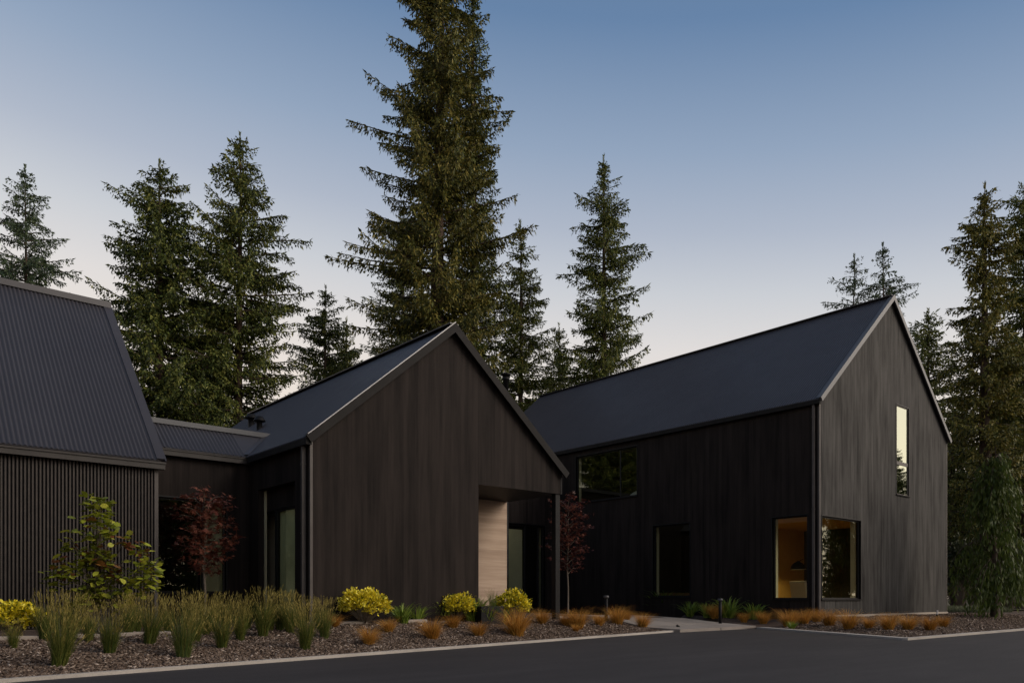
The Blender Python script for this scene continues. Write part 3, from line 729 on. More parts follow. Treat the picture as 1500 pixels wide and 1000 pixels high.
# ------------------------------------------------------------------ conifers
def kite(P, D, Nn, ln, wd):
    # narrow rhombic sprays; arrays of base point, direction, normal
    S = np.cross(D, Nn); S /= (np.linalg.norm(S, axis=1, keepdims=True)+1e-9)
    mid = P+D*(ln*.45)[:, None]
    V = np.stack([P, mid+S*(wd*.5)[:, None], P+D*ln[:, None], mid-S*(wd*.5)[:, None]], 1).reshape(-1, 3)
    n = len(P); q = np.arange(4*n).reshape(n, 4)
    return V, q
def norm(a): return a/(np.linalg.norm(a, axis=-1, keepdims=True)+1e-9)
def fir(name, px, D, prof, label, mtl='fir', seed=1, dens=1.0, trunk_r=.32, cbase=900, dx=0, droop=1.0, card=1.0, group='conifers around the houses', lean=0.0, gap=.0, gapn=-1.45, rag=.11, world=None, dead=True):
    r = np.random.default_rng(seed)
    base = atD(px, HY, D); base[2] = -.62
    if world is not None: base = np.array([*world, -.62])
    pts = sorted([((HY-py)/F*D+.62, hw*D/F) for py, hw in prof])
    zs = np.array([p[0] for p in pts]); rs = np.array([p[1] for p in pts])
    H = zs[-1]; zc = max(1.2, (HY-cbase)/F*D+.62)
    root = thing(name, tuple(base), label, 'tree', group)
    # trunk with its limbs
    tm = MB(); n = 14
    wob = r.normal(0, .05, (n, 2)).cumsum(0)*.5; wob[0] = 0
    tp = [np.array([wob[i, 0]+lean*(i/(n-1)), wob[i, 1], H*i/(n-1)-.3*(i == 0)]) for i in range(n)]
    tr = [trunk_r*(1.25 if i == 0 else 1)*(1-i/(n-1))**.85+.012 for i in range(n)]
    tm.tube(tp, tr, 9)
    axis = lambda z: np.array([np.interp(z, [p[2] for p in tp], [p[0] for p in tp]), np.interp(z, [p[2] for p in tp], [p[1] for p in tp]), z])
    P_, D_, N_, L_, W_ = [], [], [], [], []
    z = H-.45; az = r.uniform(0, 6.28)
    lobes = r.uniform(0, 6.28, 3); k_l = r.integers(2, 5)
    while z > zc:
        t = (H-z)/H
        Rz = float(np.interp(z, zs, rs))*1.12
        nb = int(np.clip(3+Rz*1.5, 4, 8))
        wh = r.uniform(.72, 1.12)
        for b in range(nb):
            az += 2.4+r.normal(0, .35)
            if r.random() < gap: continue
            zz = z+r.normal(0, .14)*min(1, Rz)
            Lb = Rz*wh*r.uniform(.62, 1.08)
            if r.random() < .04: Lb *= 1.15
            fn = math.sin(2*az+zz*.9+lobes[0])+math.sin(3*az-zz*1.6+lobes[1])+math.sin(az+zz*2.4+lobes[2])
            Lb *= 1+rag*fn
            if fn < gapn and t > .06: continue
            Lb = max(.18, Lb)
            e0 = np.interp(t, [0, .08, .3, .6, 1], [.62, .42, .12, -.12, -.32])+r.normal(0, .10)
            cv = np.interp(t, [0, .1, .4, 1], [-.15, -.15, .10, .26])*droop
            ca, sa = math.cos(az), math.sin(az)
            h = np.array([ca, sa, 0]); side = np.array([-sa, ca, 0]); o = axis(zz)
            m_ = max(3, int(Lb/.20*dens)+1)
            s = np.linspace(.16 if Lb > 1 else .05, 1, m_)+r.normal(0, .01, m_)
            zz_off = Lb*(e0*s+cv*s*s)
            B = o+h*(Lb*s*.97)[:, None]; B[:, 2] += zz_off
            tang = norm(h[None, :]+np.array([0, 0, 1])*((e0+2*cv*s))[:, None])
            if Lb > .8:
                sp = np.array([0, .35, .7, 1.0])
                bp = [o+h*(Lb*x*.97)+np.array([0, 0, Lb*(e0*x+cv*x*x)]) for x in sp]
                rb = .012+.011*Lb; tm.tube(bp, [rb, rb*.75, rb*.5, .006], 4)
            # twigs on both sides
            for sd in (-1, 1):
                ang = r.uniform(.75, 1.15, m_)
                dirs = norm(tang*np.cos(ang)[:, None]+side*(sd*np.sin(ang))[:, None]+np.array([0, 0, -1])*(r.uniform(.10, .60, m_)*droop)[:, None])
                tl = np.clip((.22+.40*(1-s)*min(Lb, 3.2)*.55)*r.uniform(.6, 1.25, m_), .14, 1.15)*(1 if Lb > .8 else .6)
                nk = 7 if Lb > 1.0 else 3
                for k in range(nk):
                    fpos = (k/nk)
                    P_.append(B+dirs*(tl*fpos)[:, None]+np.array([0, 0, -1])*(tl*.35*fpos*fpos*droop)[:, None]+r.normal(0, .04, (m_, 3)))
                    dd = norm(dirs+r.normal(0, .28, (m_, 3))+np.array([0, 0, -.28-.35*fpos])*droop)
                    D_.append(dd); N_.append(norm(np.array([0, 0, 1])+r.normal(0, .55, (m_, 3))))
                    L_.append(np.clip(tl/nk*2.2, .12, .34)*r.uniform(.75, 1.3, m_)*card); W_.append(r.uniform(.055, .125, m_)*card)
            # leader sprays and hanging tufts under the branch
            P_.append(B); D_.append(norm(tang+r.normal(0, .22, (m_, 3)))); N_.append(norm(np.array([0, 0, 1])+r.normal(0, .5, (m_, 3))))
            L_.append(r.uniform(.22, .42, m_)*card*(1 if Lb > .6 else .6)); W_.append(r.uniform(.07, .145, m_)*card)
            for hk in range(3):
                off = r.uniform(0, .28, m_)*(1 if Lb > .8 else .3)*droop
                P_.append(B+np.array([0, 0, -1])*off[:, None]+r.normal(0, .05, (m_, 3))); D_.append(norm(tang*.35+np.array([0, 0, -1.0])+r.normal(0, .32, (m_, 3)))); N_.append(norm(h+r.normal(0, .6, (m_, 3))))
                L_.append(r.uniform(.14, .34, m_)*card*(1 if Lb > .8 else .4)*droop); W_.append(r.uniform(.05, .115, m_)*card)
        z -= np.interp(t, [0, .05, .3, 1], [.15, .26, .40, .52])*r.uniform(.8, 1.2)/max(.8, dens)
    # leader at the very top
    k = 34; zt = H+.12-1.1*r.random(k)**1.5; P_.append(np.array([axis(a) for a in zt])); a = r.uniform(0, 6.28, k)
    D_.append(norm(np.stack([np.cos(a)*.6, np.sin(a)*.6, np.full(k, 1.3)], 1))); N_.append(norm(r.normal(0, 1, (k, 3))))
    L_.append(r.uniform(.16, .30, k)); W_.append(r.uniform(.05, .08, k))
    V, q = kite(np.vstack(P_), np.vstack(D_), np.vstack(N_), np.concatenate(L_), np.concatenate(W_))
    for p in tm.v: pass
    tm.v = [tuple(np.array(p)+base) for p in tm.v]
    tm.build('trunk', M['bark'], root, True)
    npmesh('crown', V, q, M[mtl], root)
    return root
TREES = []
def T(*a, **k): TREES.append(fir(*a, **k)); return TREES[-1]
T('fir_tree', 35, 52, [(247,3),(290,24),(340,40),(380,62),(410,70),(480,80),(860,85)], 'thin blue green fir rising behind the slatted roof at the far left', 'fir_blue', 11, .85, .25, gap=.12)
T('fir_tree', 235, 42, [(238,3),(270,22),(330,54),(400,72),(440,86),(520,98),(620,105),(870,100)], 'dense bushy fir just right of the slatted roof with one long low limb', 'fir', 12, 1.1, .36)
T('fir_tree', 345, 44, [(197,3),(230,22),(300,50),(345,70),(400,80),(450,92),(520,95),(620,100),(870,95)], 'tall pointed fir above the link passage, second in height to the giant one', 'fir', 13, 1.0, .36)
T('fir_tree', 475, 52, [(422,3),(460,22),(520,42),(560,52),(640,60),(870,62)], 'short fir between the tall pointed fir and the giant fir', 'fir', 14, 1.0, .25)
T('fir_tree', 634, 47, [(-190,8),(-60,40),(0,54),(60,66),(130,80),(200,84),(300,92),(400,116),(430,112),(520,100),(600,96),(870,90)], 'giant old fir cut off by the top of the photo above the middle gable', 'fir_olive', 15, 1.15, .62, card=1.05, droop=1.25, lean=.9, gap=.20, gapn=-1.15, rag=.16)
T('fir_tree', 694, 50, [(-30,4),(50,17),(150,26),(250,30),(400,40),(520,52),(870,55)], 'slimmer tall fir pressed against the right side of the giant fir', 'fir', 16, 1.0, .40, droop=1.3)
T('fir_tree', 765, 52, [(327,3),(360,15),(420,34),(470,48),(530,52),(600,58),(870,60)], 'small conical fir in front of the sky right of the giant fir', 'fir', 17, .95, .28)
T('fir_tree', 884, 50, [(230,3),(260,12),(320,36),(360,42),(388,66),(405,38),(440,46),(500,64),(560,72),(640,78),(870,80)], 'lone ragged fir with wide middle limbs above the ridge of the two storey house', 'fir', 18, 1.0, .32, rag=.19)
T('fir_tree', 818, 56, [(478,3),(520,24),(600,42),(870,50)], 'low fir between the small conical fir and the lone ragged fir', 'fir', 19, 1.0, .22)
T('fir_tree', 1251, 60, [(377,3),(400,13),(430,26),(500,34),(870,45)], 'sparse fir top poking over the ridge, left of the pair by the right gable', 'fir_blue', 20, .7, .2, gap=.2)
T('fir_tree', 1297, 58, [(358,3),(390,18),(430,36),(480,46),(560,55),(870,60)], 'sparse fir rising right behind the peak of the two storey gable', 'fir_blue', 21, .75, .22, gap=.15)
T('fir_tree', 1356, 50, [(457,3),(490,24),(540,40),(620,52),(700,58),(870,58)], 'short fir beside the right slope of the two storey gable', 'fir', 22, 1.0, .26)
T('fir_tree', 1440, 42, [(275,3),(300,16),(340,36),(400,44),(480,44),(520,50),(560,62),(650,62),(760,52),(870,45)], 'tall columnar fir with bare reddish lower trunk right of the two storey house', 'fir_olive', 23, 1.15, .42, cbase=770)
T('fir_tree', 1503, 44, [(272,4),(300,24),(360,44),(450,48),(600,55),(760,60),(870,60)], 'tall fir cut by the right edge of the photo', 'fir', 24, 1.1, .45, cbase=800)
T('fir_tree', 1408, 56, [(560,4),(620,32),(700,48),(870,55)], 'shadowy fir deep behind the right corner of the two storey house', 'fir', 25, 1.0, .25)
T('fir_tree', 508, 57, [(470,4),(510,22),(560,35),(640,45),(870,50)], 'low fir at the left foot of the giant fir', 'fir', 26, 1.0, .22)
T('fir_tree', 1476, 60, [(470,5),(560,40),(700,62),(870,70)], 'shadowy fir filling the gap between the two tall right firs', 'fir', 27, 1.1, .25)
T('fir_tree', 300, 60, [(420,4),(470,30),(560,55),(700,70),(870,70)], 'darker fir standing behind between the two left firs', 'fir', 28, .9, .25)
T('fir_tree', 590, 60, [(300,5),(380,30),(470,48),(600,60),(870,60)], 'dim fir standing behind the left side of the giant fir', 'fir', 29, .9, .25)
T('fir_tree', 1398, 47, [(610,4),(660,26),(720,40),(800,46),(880,44)], 'young full fir right beside the corner of the two storey house', 'fir', 30, 1.2, .2, cbase=880)
T('fir_tree', 1478, 48, [(500,4),(560,30),(640,48),(740,56),(880,56)], 'full green fir between the two tall right firs, in front of the shadowy one', 'fir', 31, 1.2, .26, cbase=880)
# conifers the windows mirror, plus unseen ones added at left to darken walls
def backtree(src, x, y, s, rz):
    c = copy_tree(src); c.location = (x, y, -1.1); c.scale = (s, s, s); c.rotation_euler = (0, 0, rz)
    tag(c, 'conifer across the drive behind the camera, mirrored in the house windows' if y < 10 else 'unseen conifer added left of the slatted house to darken the walls', 'tree', 'conifers across the drive' if y < 10 else 'added conifers left of the houses')
    return c
for i, (x, y, k, s) in enumerate(((38, -30, 1, .9), (48, -38, 2, 1), (60, -26, 1, .85), (70, -42, 12, 1), (24, -34, 2, .9), (10, -30, 12, 1), (-4, -26, 1, .95),
        (-22, -14, 2, 1), (-30, 2, 1, 1), (-26, 14, 12, .95), (-34, 24, 2, 1.05), (-24, 30, 1, .9), (-40, 40, 12, 1), (-20, -2, 13, .9),
        (18, -22, 2, .8), (23, -26, 12, .9), (28, -24, 1, .8), (31, -31, 2, .9), (14, -25, 12, .9), (43, -24, 12, .7), (52, -30, 2, .75),
        (-3, 47, 2, 1.05), (-9, 52, 1, 1.1), (-16, 56, 12, 1.1), (-14, 44, 2, 1.0), (-24, 48, 1, 1.1), (-22, 38, 12, 1), (-18, 22, 1, 1), (-20, 12, 2, 1.1), (-28, 20, 1, 1.1),
        (86, -12, 2, .60), (82, -15, 1, .54), (90, -9, 12, .62), (80, -19, 2, .62), (93, -14, 1, .56), (84, -24, 12, .6), (97, -6, 2, .58), (76, -24, 1, .66), (79, -8, 2, .6), (88, -5, 12, .62), (100, -12, 1, .62))):
    backtree(TREES[k], x, y, s, i*1.3)

# ------------------------------------------------------------------ weeping cedar at the right
def weeping(px, py, D, label):
    r = np.random.default_rng(41); g = ground_px(px, py); b = atD(px, HY, D); b[2] = float(ground(b[0], b[1]))
    root = thing('weeping_cedar', tuple(b), label, 'tree')
    H = 6.2; tm = MB(); tp = [(0, 0, -.2), (.05, .02, 1.5), (-.03, .05, 3.2), (.04, 0, 4.8), (0, 0, H)]
    tm.tube(tp, [.17, .12, .08, .05, .015], 9)
    P_, D_, L_ = [], [], []
    for i in range(70):
        z = H*(.16+.82*r.random()); a = r.uniform(0, 6.28); Lb = (.45+1.35*(1-z/H)**.7)*r.uniform(.6, 1.1)
        h = np.array([math.cos(a), math.sin(a), 0])
        pts = [np.array([0, 0, z])+h*Lb*t+np.array([0, 0, .45*Lb*math.sin(t*2.6)-.35*t*t*Lb]) for t in np.linspace(0, 1, 5)]
        tm.tube(pts, [.022, .016, .012, .008, .004], 4)
        for t in np.linspace(.15, 1, 9):
            p = np.array([np.interp(t, np.linspace(0, 1, 5), [q[c] for q in pts]) for c in range(3)])
            hang = min(p[2]-.1, r.uniform(.5, 1.5)); n = max(2, int(hang/.10))
            for k in range(n):
                P_.append(p+np.array([r.normal(0, .07), r.normal(0, .07), -hang*k/n])); D_.append(np.array([r.normal(0, .28), r.normal(0, .28), -1])+h*.15); L_.append(r.uniform(.16, .30))
    P_ = np.array(P_); D_ = norm(np.array(D_)); n = len(P_)
    V, q = kite(P_, D_, norm(r.normal(0, 1, (n, 3))+np.array([0, 0, .1])), np.array(L_), r.uniform(.045, .085, n))
    tm.v = [tuple(np.array(p)+b) for p in tm.v]
    tm.build('trunk', M['bark'], root, True); npmesh('crown', V, q, M['cedar'], root)
weeping(1458, 905, 28.5, 'weeping green cedar with hanging sprays at the right edge of the bed')

# ------------------------------------------------------------------ broadleaf shrubs
def leaf_mesh(P, D, Nn, ln, wd, shape='oval'):
    S = norm(np.cross(D, Nn)); Nn = norm(np.cross(S, D)); n = len(P); ln = ln[:, None]; wd = wd[:, None]
    if shape == 'oval':
        V = np.stack([P, P+D*ln*.3+S*wd*.42+Nn*ln*.06, P+D*ln*.66+S*wd*.46+Nn*ln*.05, P+D*ln, P+D*ln*.66-S*wd*.46+Nn*ln*.05, P+D*ln*.3-S*wd*.42+Nn*ln*.06], 1)
        k = 6
    else:  # palmate, one outline of five points
        out = []
        for a, rr in ((0, 0), (-1.9, .55), (-1.5, .28), (-.85, .85), (-.45, .35), (0, 1.0), (.45, .35), (.85, .85), (1.5, .28), (1.9, .55)):
            out.append(P+D*ln*(math.cos(a)*rr)+S*ln*(math.sin(a)*rr))
        V = np.stack(out, 1); k = 10
    return V.reshape(-1, 3), np.arange(n*k).reshape(n, k)
def spread(r, c, n, rad, flat=1.0):
    a = r.normal(0, 1, (n, 3)); a = norm(a)*(r.random((n, 1))**.4)*rad; a[:, 2] *= flat; return c+a
def maple(loc, H, W, label, seed):
    r = np.random.default_rng(seed); root = thing('red_maple', tuple(loc), label, 'tree', 'young red maples'); loc = np.array(loc)
    tm = MB(); ths = H*.46
    tm.tube([(0, 0, -.1), (.02, .01, ths*.5), (-.02, .02, ths), (.03, 0, H*.7), (.05, .03, H*.95)], [.032, .028, .024, .014, .004], 8)
    P, D, Nn = [], [], []
    for i in range(34):
        z = ths*.85+(H-ths*.85)*(i+.5)/30*.92; a = i*2.4+r.normal(0, .4); t = (z-ths*.8)/(H-ths*.8)
        Lb = W*.5*(.55+.6*math.sin(min(1, t*1.15)*2.6))*r.uniform(.6, 1.12)
        h = np.array([math.cos(a), math.sin(a), .28]); e = np.array([0, 0, z])+h*Lb
        tm.tube([(0, 0, z-.1), np.array([0, 0, z])+h*Lb*.5+np.array([0, 0, .05]), e], [.011, .008, .003], 5)
        for s in np.linspace(.25, 1.05, max(3, int(Lb/.10))):
            c = np.array([0, 0, z])+h*Lb*s; n = 9
            P.append(spread(r, c, n, .23, .35)); dd = norm(r.normal(0, 1, (n, 3))*np.array([1, 1, .35])+h*.5+np.array([0, 0, -.35])); D.append(dd)
            Nn.append(norm(np.array([0, 0, 1])+r.normal(0, .45, (n, 3))))
    P = np.vstack(P); D = np.vstack(D); Nn = np.vstack(Nn); n = len(P)
    V, q = leaf_mesh(P, D, Nn, r.uniform(.075, .125, n), r.uniform(.05, .09, n), 'palm')
    tm.v = [tuple(np.array(p)+loc) for p in tm.v]
    tm.build('trunk', M['twig'], root, True); npmesh('crown', V, q, M['maple'], root)
def place(px, py): return ground_px(px, py)
p = atY(300, HY, lY-1.3); p[2] = float(ground(p[0], p[1]))
maple(p, (880-697)/F*depth(p[0], p[1])+.0, 1.2, 'dark red maple in front of the large window of the link passage', 51)
p = atY(832, HY, 19.2); p[2] = float(ground(p[0], p[1]))
maple(p, (HY-738)/F*depth(p[0], p[1])-p[2], 1.35, 'dark red maple by the porch post against the black two storey wall', 52)
def mound(name, loc, w, h, label, seed, mtl, n=1500, size=(.05, .085), group=None, cat='shrub', under=None, flat=.8):
    r = np.random.default_rng(seed); root = thing(name, tuple(loc), label, cat, group); loc = np.array(loc)
    tm = MB(); P, D = [], []
    # lumpy dome: twigs end in tufts of leaves all over the outline
    nt_ = max(60, n//16)
    for i in range(nt_):
        z = 1-1.12*r.random(); a = r.uniform(0, 6.28); c = math.sqrt(max(0, 1-z*z)); d = np.array([math.cos(a)*c, math.sin(a)*c, z])
        lump = 1+.10*math.sin(3*a+seed)+.08*math.sin(5*a+7*z+seed)
        e = d*np.array([w*.46, w*.46, h*.52])*lump*r.uniform(.72, 1.04)+np.array([0, 0, h*.46])
        if e[2] < .03: e[2] = .03+.05*r.random()
        if i % 3 == 0: tm.tube([(0, 0, -.05), e*.5+np.array([0, 0, .03]), e], [.010, .007, .003], 4)
        k = 16; P.append(e+r.normal(0, .045 if h < 1.2 else .12, (k, 3))*np.array([1, 1, .7])); D.append(norm(d*.9+np.array([0, 0, .25])+r.normal(0, .55, (k, 3))))
    P = np.vstack(P); D = np.vstack(D); k = len(P)
    V, q = leaf_mesh(P, D, norm(r.normal(0, .5, (k, 3))+np.array([0, 0, 1])), r.uniform(*size, k), r.uniform(size[0]*.6, size[1]*.6, k))
    tm.v = [tuple(np.array(p)+loc) for p in tm.v]
    tm.build('stems', M['twig'], root); npmesh('foliage', V, q, M[mtl], root)
    return root
G = 'yellow flowering shrubs'
for px, py, w, h, lab, sd in ((22, 931, 72, 48, 'yellow leaved shrub at the far left edge in front of the slats', 61), (534, 913, 76, 50, 'largest yellow shrub in front of the left half of the middle gable', 62),
        (668, 909, 58, 42, 'yellow shrub in front of the middle gable just left of the porch opening', 63), (752, 911, 52, 48, 'yellow shrub standing in front of the porch beside the black trough', 64)):
    g = place(px, py); D = depth(g[0], g[1]); mound('yellow_shrub', g, w*D/F, h*D/F*.95, lab, sd, 'yellow', int(1500+26*w), group=G)
def rhodo(loc, H, label):
    r = np.random.default_rng(71); root = thing('broadleaf_shrub', tuple(loc), label, 'shrub'); loc = np.array(loc); tm = MB()
    tips = []
    # stem tips laid out as the photo shows: (side, height) in shares of the plant
    for sx, sz in ((-.12, 1.0), (-.05, .93), (.0, .98), (.18, .80), (.28, .72), (.36, .66), (.12, .60), (.0, .74), (-.08, .82), (-.28, .58), (-.42, .47), (-.5, .44), (-.22, .48), (-.10, .52), (.10, .55), (.25, .52), (.45, .50), (.58, .52), (.66, .44), (.5, .38), (.32, .40), (.15, .40), (-.02, .42), (-.18, .36), (-.3, .40), (.02, .62), (.2, .62), (-.14, .66), (-.22, .22), (-.10, .16), (.0, .28), (.30, .28), (-.3, .3), (.4, .6), (.08, .48), (-.05, .33), (.18, .32), (.38, .33), (-.38, .53), (.52, .45), (.3, .47), (-.15, .58), (.12, .78), (-.1, .9)):
        e = np.array([sx*H*.62*fY, -sx*H*.62*fX, sz*H])+np.array([r.normal(0, .09)+.12*r.normal(), r.normal(0, .12), 0]); tips.append(e)
        b0 = np.array([r.normal(0, .05), r.normal(0, .05), 0]); mid = b0*.3+e*np.array([.35, .35, .55]); tm.tube([b0, mid, e], [.016, .011, .005], 6)
    P, D, mi = [], [], []
    for e in tips:
        k = 24; a = r.uniform(0, 6.28, k); up = r.uniform(-.55, .45, k); d = norm(np.stack([np.cos(a), np.sin(a), up], 1))
        P.append(e+d*.03+np.stack([r.normal(0, .06, k), r.normal(0, .06, k), -r.random(k)*.34], 1)); D.append(d)
        red = (e[2] > .5*H) and r.random() < .22
        mi += [1 if (red and r.random() < .7) or r.random() < .05 else 0 for _ in range(k)]
    P = np.vstack(P); D = np.vstack(D); n = len(P)
    V, q = leaf_mesh(P, D, norm(np.array([0, 0, 1])+r.normal(0, .4, (n, 3))), r.uniform(.12, .23, n), r.uniform(.07, .115, n))
    tm.v = [tuple(np.array(p)+loc) for p in tm.v]
    tm.build('stems', M['twig'], root, True); npmesh('foliage', V, q, [M['rhodo'], M['rhodo_red']], root, mi)
g = place(143, 925); rhodo(g, (g[2]*-1*F/depth(g[0], g[1])+HY-722)/F*depth(g[0], g[1]), 'tall open shrub with broad green leaves and reddish tips in front of the slatted wall')
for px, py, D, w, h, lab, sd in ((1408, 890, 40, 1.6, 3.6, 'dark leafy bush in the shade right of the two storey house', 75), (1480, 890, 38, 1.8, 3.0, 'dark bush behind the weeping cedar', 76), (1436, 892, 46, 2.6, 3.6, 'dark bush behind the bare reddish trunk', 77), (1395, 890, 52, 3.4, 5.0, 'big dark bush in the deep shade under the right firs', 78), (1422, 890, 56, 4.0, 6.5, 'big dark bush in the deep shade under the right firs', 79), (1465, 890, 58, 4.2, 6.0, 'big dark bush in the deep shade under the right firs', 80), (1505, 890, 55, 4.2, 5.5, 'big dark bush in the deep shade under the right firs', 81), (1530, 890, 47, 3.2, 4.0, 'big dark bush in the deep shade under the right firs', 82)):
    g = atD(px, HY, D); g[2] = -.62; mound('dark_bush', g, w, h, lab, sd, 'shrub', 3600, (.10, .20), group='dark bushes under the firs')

# ------------------------------------------------------------------ grasses
def blades(r, n, H, spread_r, base_r, wd, bend, seg=3):
    a = r.uniform(0, 6.28, n); rb = base_r*np.sqrt(r.random(n)); h = H*r.uniform(.45, 1.08, n)
    base = np.stack([np.cos(a)*rb, np.sin(a)*rb, np.full(n, -.03)], 1); a2 = a+r.normal(0, .6, n)
    out = np.stack([np.cos(a2), np.sin(a2), np.zeros(n)], 1)*(spread_r*r.uniform(.2, 1.0, n))[:, None]
    side = np.stack([-np.sin(a2+r.normal(0, .8, n)), np.cos(a2+r.normal(0, .8, n)), np.zeros(n)], 1); side = norm(side)
    rows = []
    for k in range(seg+1):
        t = k/seg; p = base+out*(t**1.6)+np.stack([np.zeros(n), np.zeros(n), h*(t-bend*t**3)], 1)
        w = wd*(1-t*.86)*.5; rows += [p-side*w, p+side*w]
    V = np.stack(rows, 1); K = 2*(seg+1); V = V.reshape(-1, 3)
    q = np.concatenate([np.stack([np.arange(n)*K+2*k, np.arange(n)*K+2*k+1, np.arange(n)*K+2*k+3, np.arange(n)*K+2*k+2], 1) for k in range(seg)])
    return V, q
def proto_grass(kind, seed):
    r = np.random.default_rng(seed); name, cat = {'reed': ('reed_grass', 'grass'), 'sedge': ('orange_sedge', 'grass'), 'lily': ('daylily', 'plant')}[kind]
    root = thing(name, (0, 0, 0), 'x', cat)
    if kind == 'reed':
        V, q = blades(r, 520, .92, .30, .10, .0095, .10); npmesh('blades', V, q, M['reed'], root)
        V, q = blades(r, 110, 1.14, .36, .09, .0055, .03)
        # feathery seed heads along the upper third of the stalks
        n = 110; tip = V.reshape(n, 8, 3)[:, 6]; dr = norm(tip-V.reshape(n, 8, 3)[:, 3]); k = 5
        P = np.concatenate([tip-dr*(.04*j) for j in range(k)]); D = norm(np.concatenate([dr]*k)+r.normal(0, .16, (n*k, 3)))
        V2, q2 = kite(P, D, norm(r.normal(0, 1, (n*k, 3))), r.uniform(.06, .12, n*k), r.uniform(.008, .016, n*k))
        npmesh('plumes', np.vstack([V, V2]), np.vstack([q, q2+len(V)]), M['plume'], root)
    elif kind == 'sedge':
        V, q = blades(r, 620, .54, .42, .07, .0062, .24); npmesh('blades', V, q, M['sedge'], root)
        V, q = blades(r, 200, .26, .14, .07, .009, .05); npmesh('base_leaves', V, q, M['sedge_low'], root)
    else:
        V, q = blades(r, 110, .56, .42, .09, .030, .34, 4); npmesh('leaves', V, q, M['lily'], root)
    return root
PRO = {k: [proto_grass(k, 80+i*7+j) for j in range(3)] for i, k in enumerate(('reed', 'sedge', 'lily'))}
USED = set()
HN = {'reed': 1.08, 'sedge': .53, 'lily': .36}
GR = {'reed': 'tall feather reed grasses in the bed', 'sedge': 'orange sedge tufts in the bed', 'lily': 'green strap leaved plants by the walls'}
def grass(kind, px, py, hpx, label, wide=1.0):
    g = place(px, py); D = depth(g[0], g[1]); src = PRO[kind][random.randrange(3)]
    if src.name in USED: o = copy_tree(src)
    else: o = src; USED.add(src.name)
    s = hpx*D/F/HN[kind]*random.uniform(.82, 1.16); o.location = g; o.scale = (s*wide, s*wide, s*random.uniform(.96, 1.05)); o.rotation_euler = (random.gauss(0, .07), random.gauss(0, .07), random.uniform(0, 6.28))
    tag(o, label, None, GR[kind])
REEDS = [(86, 976, 88, 'reed clump nearest the kerb at the left, below the broad leaved shrub'), (160, 957, 86, 'reed clump growing right below the middle of the broad leaved shrub'),
 (218, 943, 72, 'reed clump between the broad leaved shrub and the slatted house corner'), (268, 964, 76, 'reed clump close to the kerb below the red maple of the link'),
 (325, 950, 72, 'slim reed clump standing alone right of the kerbside one under the maple'), (352, 938, 66, 'brownish reed clump in the middle of the reed row'),
 (447, 951, 82, 'front reed clump at the right end of the reed row'), (385, 932, 60, 'dark broad reed clump in front of the glazed recess'),
 (300, 930, 58, 'reed clump behind, directly under the maple trunk'), (245, 925, 52, 'reed clump in the back row beside the slatted house corner'),
 (275, 922, 48, 'back row reed clump under the large link window'), (330, 920, 46, 'back row reed clump below the right jamb of the link window'),
 (362, 921, 48, 'back row reed clump by the inner corner of link and middle house'), (410, 922, 50, 'back row reed clump below the glazed recess'),
 (440, 920, 48, 'back row reed clump below the downspout of the middle house'), (468, 922, 50, 'last back row reed clump at the left corner of the middle gable'),
 (100, 936, 74, 'bushy dark reed clump between yellow shrub and broad leaved shrub'), (66, 938, 66, 'reed clump behind the yellow shrub at the far left'),
 (20, 950, 46, 'low tan reed clump in front of the yellow shrub at the far left'), (188, 930, 56, 'reed clump behind the broad leaved shrub on its right side'), (475, 935, 52, 'brownish reed clump leaning out right of the reed row')]
REEDS += [(200, 926, 50, 'back row reed clump directly against the slatted wall by its corner'), (312, 925, 50, 'back row reed clump just right of the maple trunk'), (395, 924, 54, 'back row reed clump behind the dark broad one at the recess'), (425, 926, 56, 'reed clump between the recess and the front right reed clump'), (287, 940, 60, 'reed clump left of the slim one, in front of the maple trunk'), (130, 940, 60, 'reed clump hidden among the lower stems of the broad leaved shrub')]
SEDGES = [(540, 944, 40, 'kerbside orange sedge below the largest yellow shrub'), (570, 926, 32, 'orange sedge touching the foot of the largest yellow shrub'), (490, 918, 28, 'orange sedge left of the largest yellow shrub'),
 (634, 936, 38, 'broad orange sedge in front of the blank gable wall'), (664, 920, 26, 'small orange sedge right under the second yellow shrub'), (701, 932, 32, 'orange sedge in front of the left edge of the porch opening'),
 (757, 931, 48, 'brownest and tallest sedge, in front of the porch shrub'), (794, 913, 30, 'sedge growing at the foot of the porch left of the post'), (829, 916, 26, 'sedge beside the porch post'),
 (847, 920, 38, 'sedge standing just in front of the red maple at the porch'), (843, 925, 18, 'tiny low sedge at the edge of the bed below the porch maple'), (877, 916, 30, 'sedge left of the path light by the path'),
 (905, 914, 32, 'sedge right of the second path light'), (941, 919, 28, 'last sedge before the paving of the path'), (1047, 905, 26, 'sedge immediately left of the tall path light on the right'), (918, 908, 22, 'small sedge behind the one right of the second path light'),
 (1090, 911, 20, 'low sedge between the right path light and the apron tip'), (1118, 913, 26, 'sedge at the tip of the concrete apron'), (1155, 918, 34, 'green footed sedge under the lit corner window'), (1178, 914, 32, 'sedge beside the corner downspout of the two storey house'),
 (1215, 916, 42, 'largest bright orange sedge at the two storey house corner'), (1243, 921, 34, 'bright sedge below the dark corner window'), (1272, 920, 28, 'sedge third from the corner downspout along the gable'),
 (1302, 922, 32, 'sedge in the middle of the right gable bed'), (1330, 922, 30, 'fluffy sedge at the turn of the kerb'), (1362, 923, 32, 'last wide sedge near the right end of the gable'), (1382, 918, 24, 'yellowish sedge at the right end of the sedge row'), (1196, 911, 24, 'sedge tucked behind the corner of the two storey house')]
for a in REEDS: grass('reed', *a)
for a in SEDGES: grass('sedge', *a, wide=1.05)
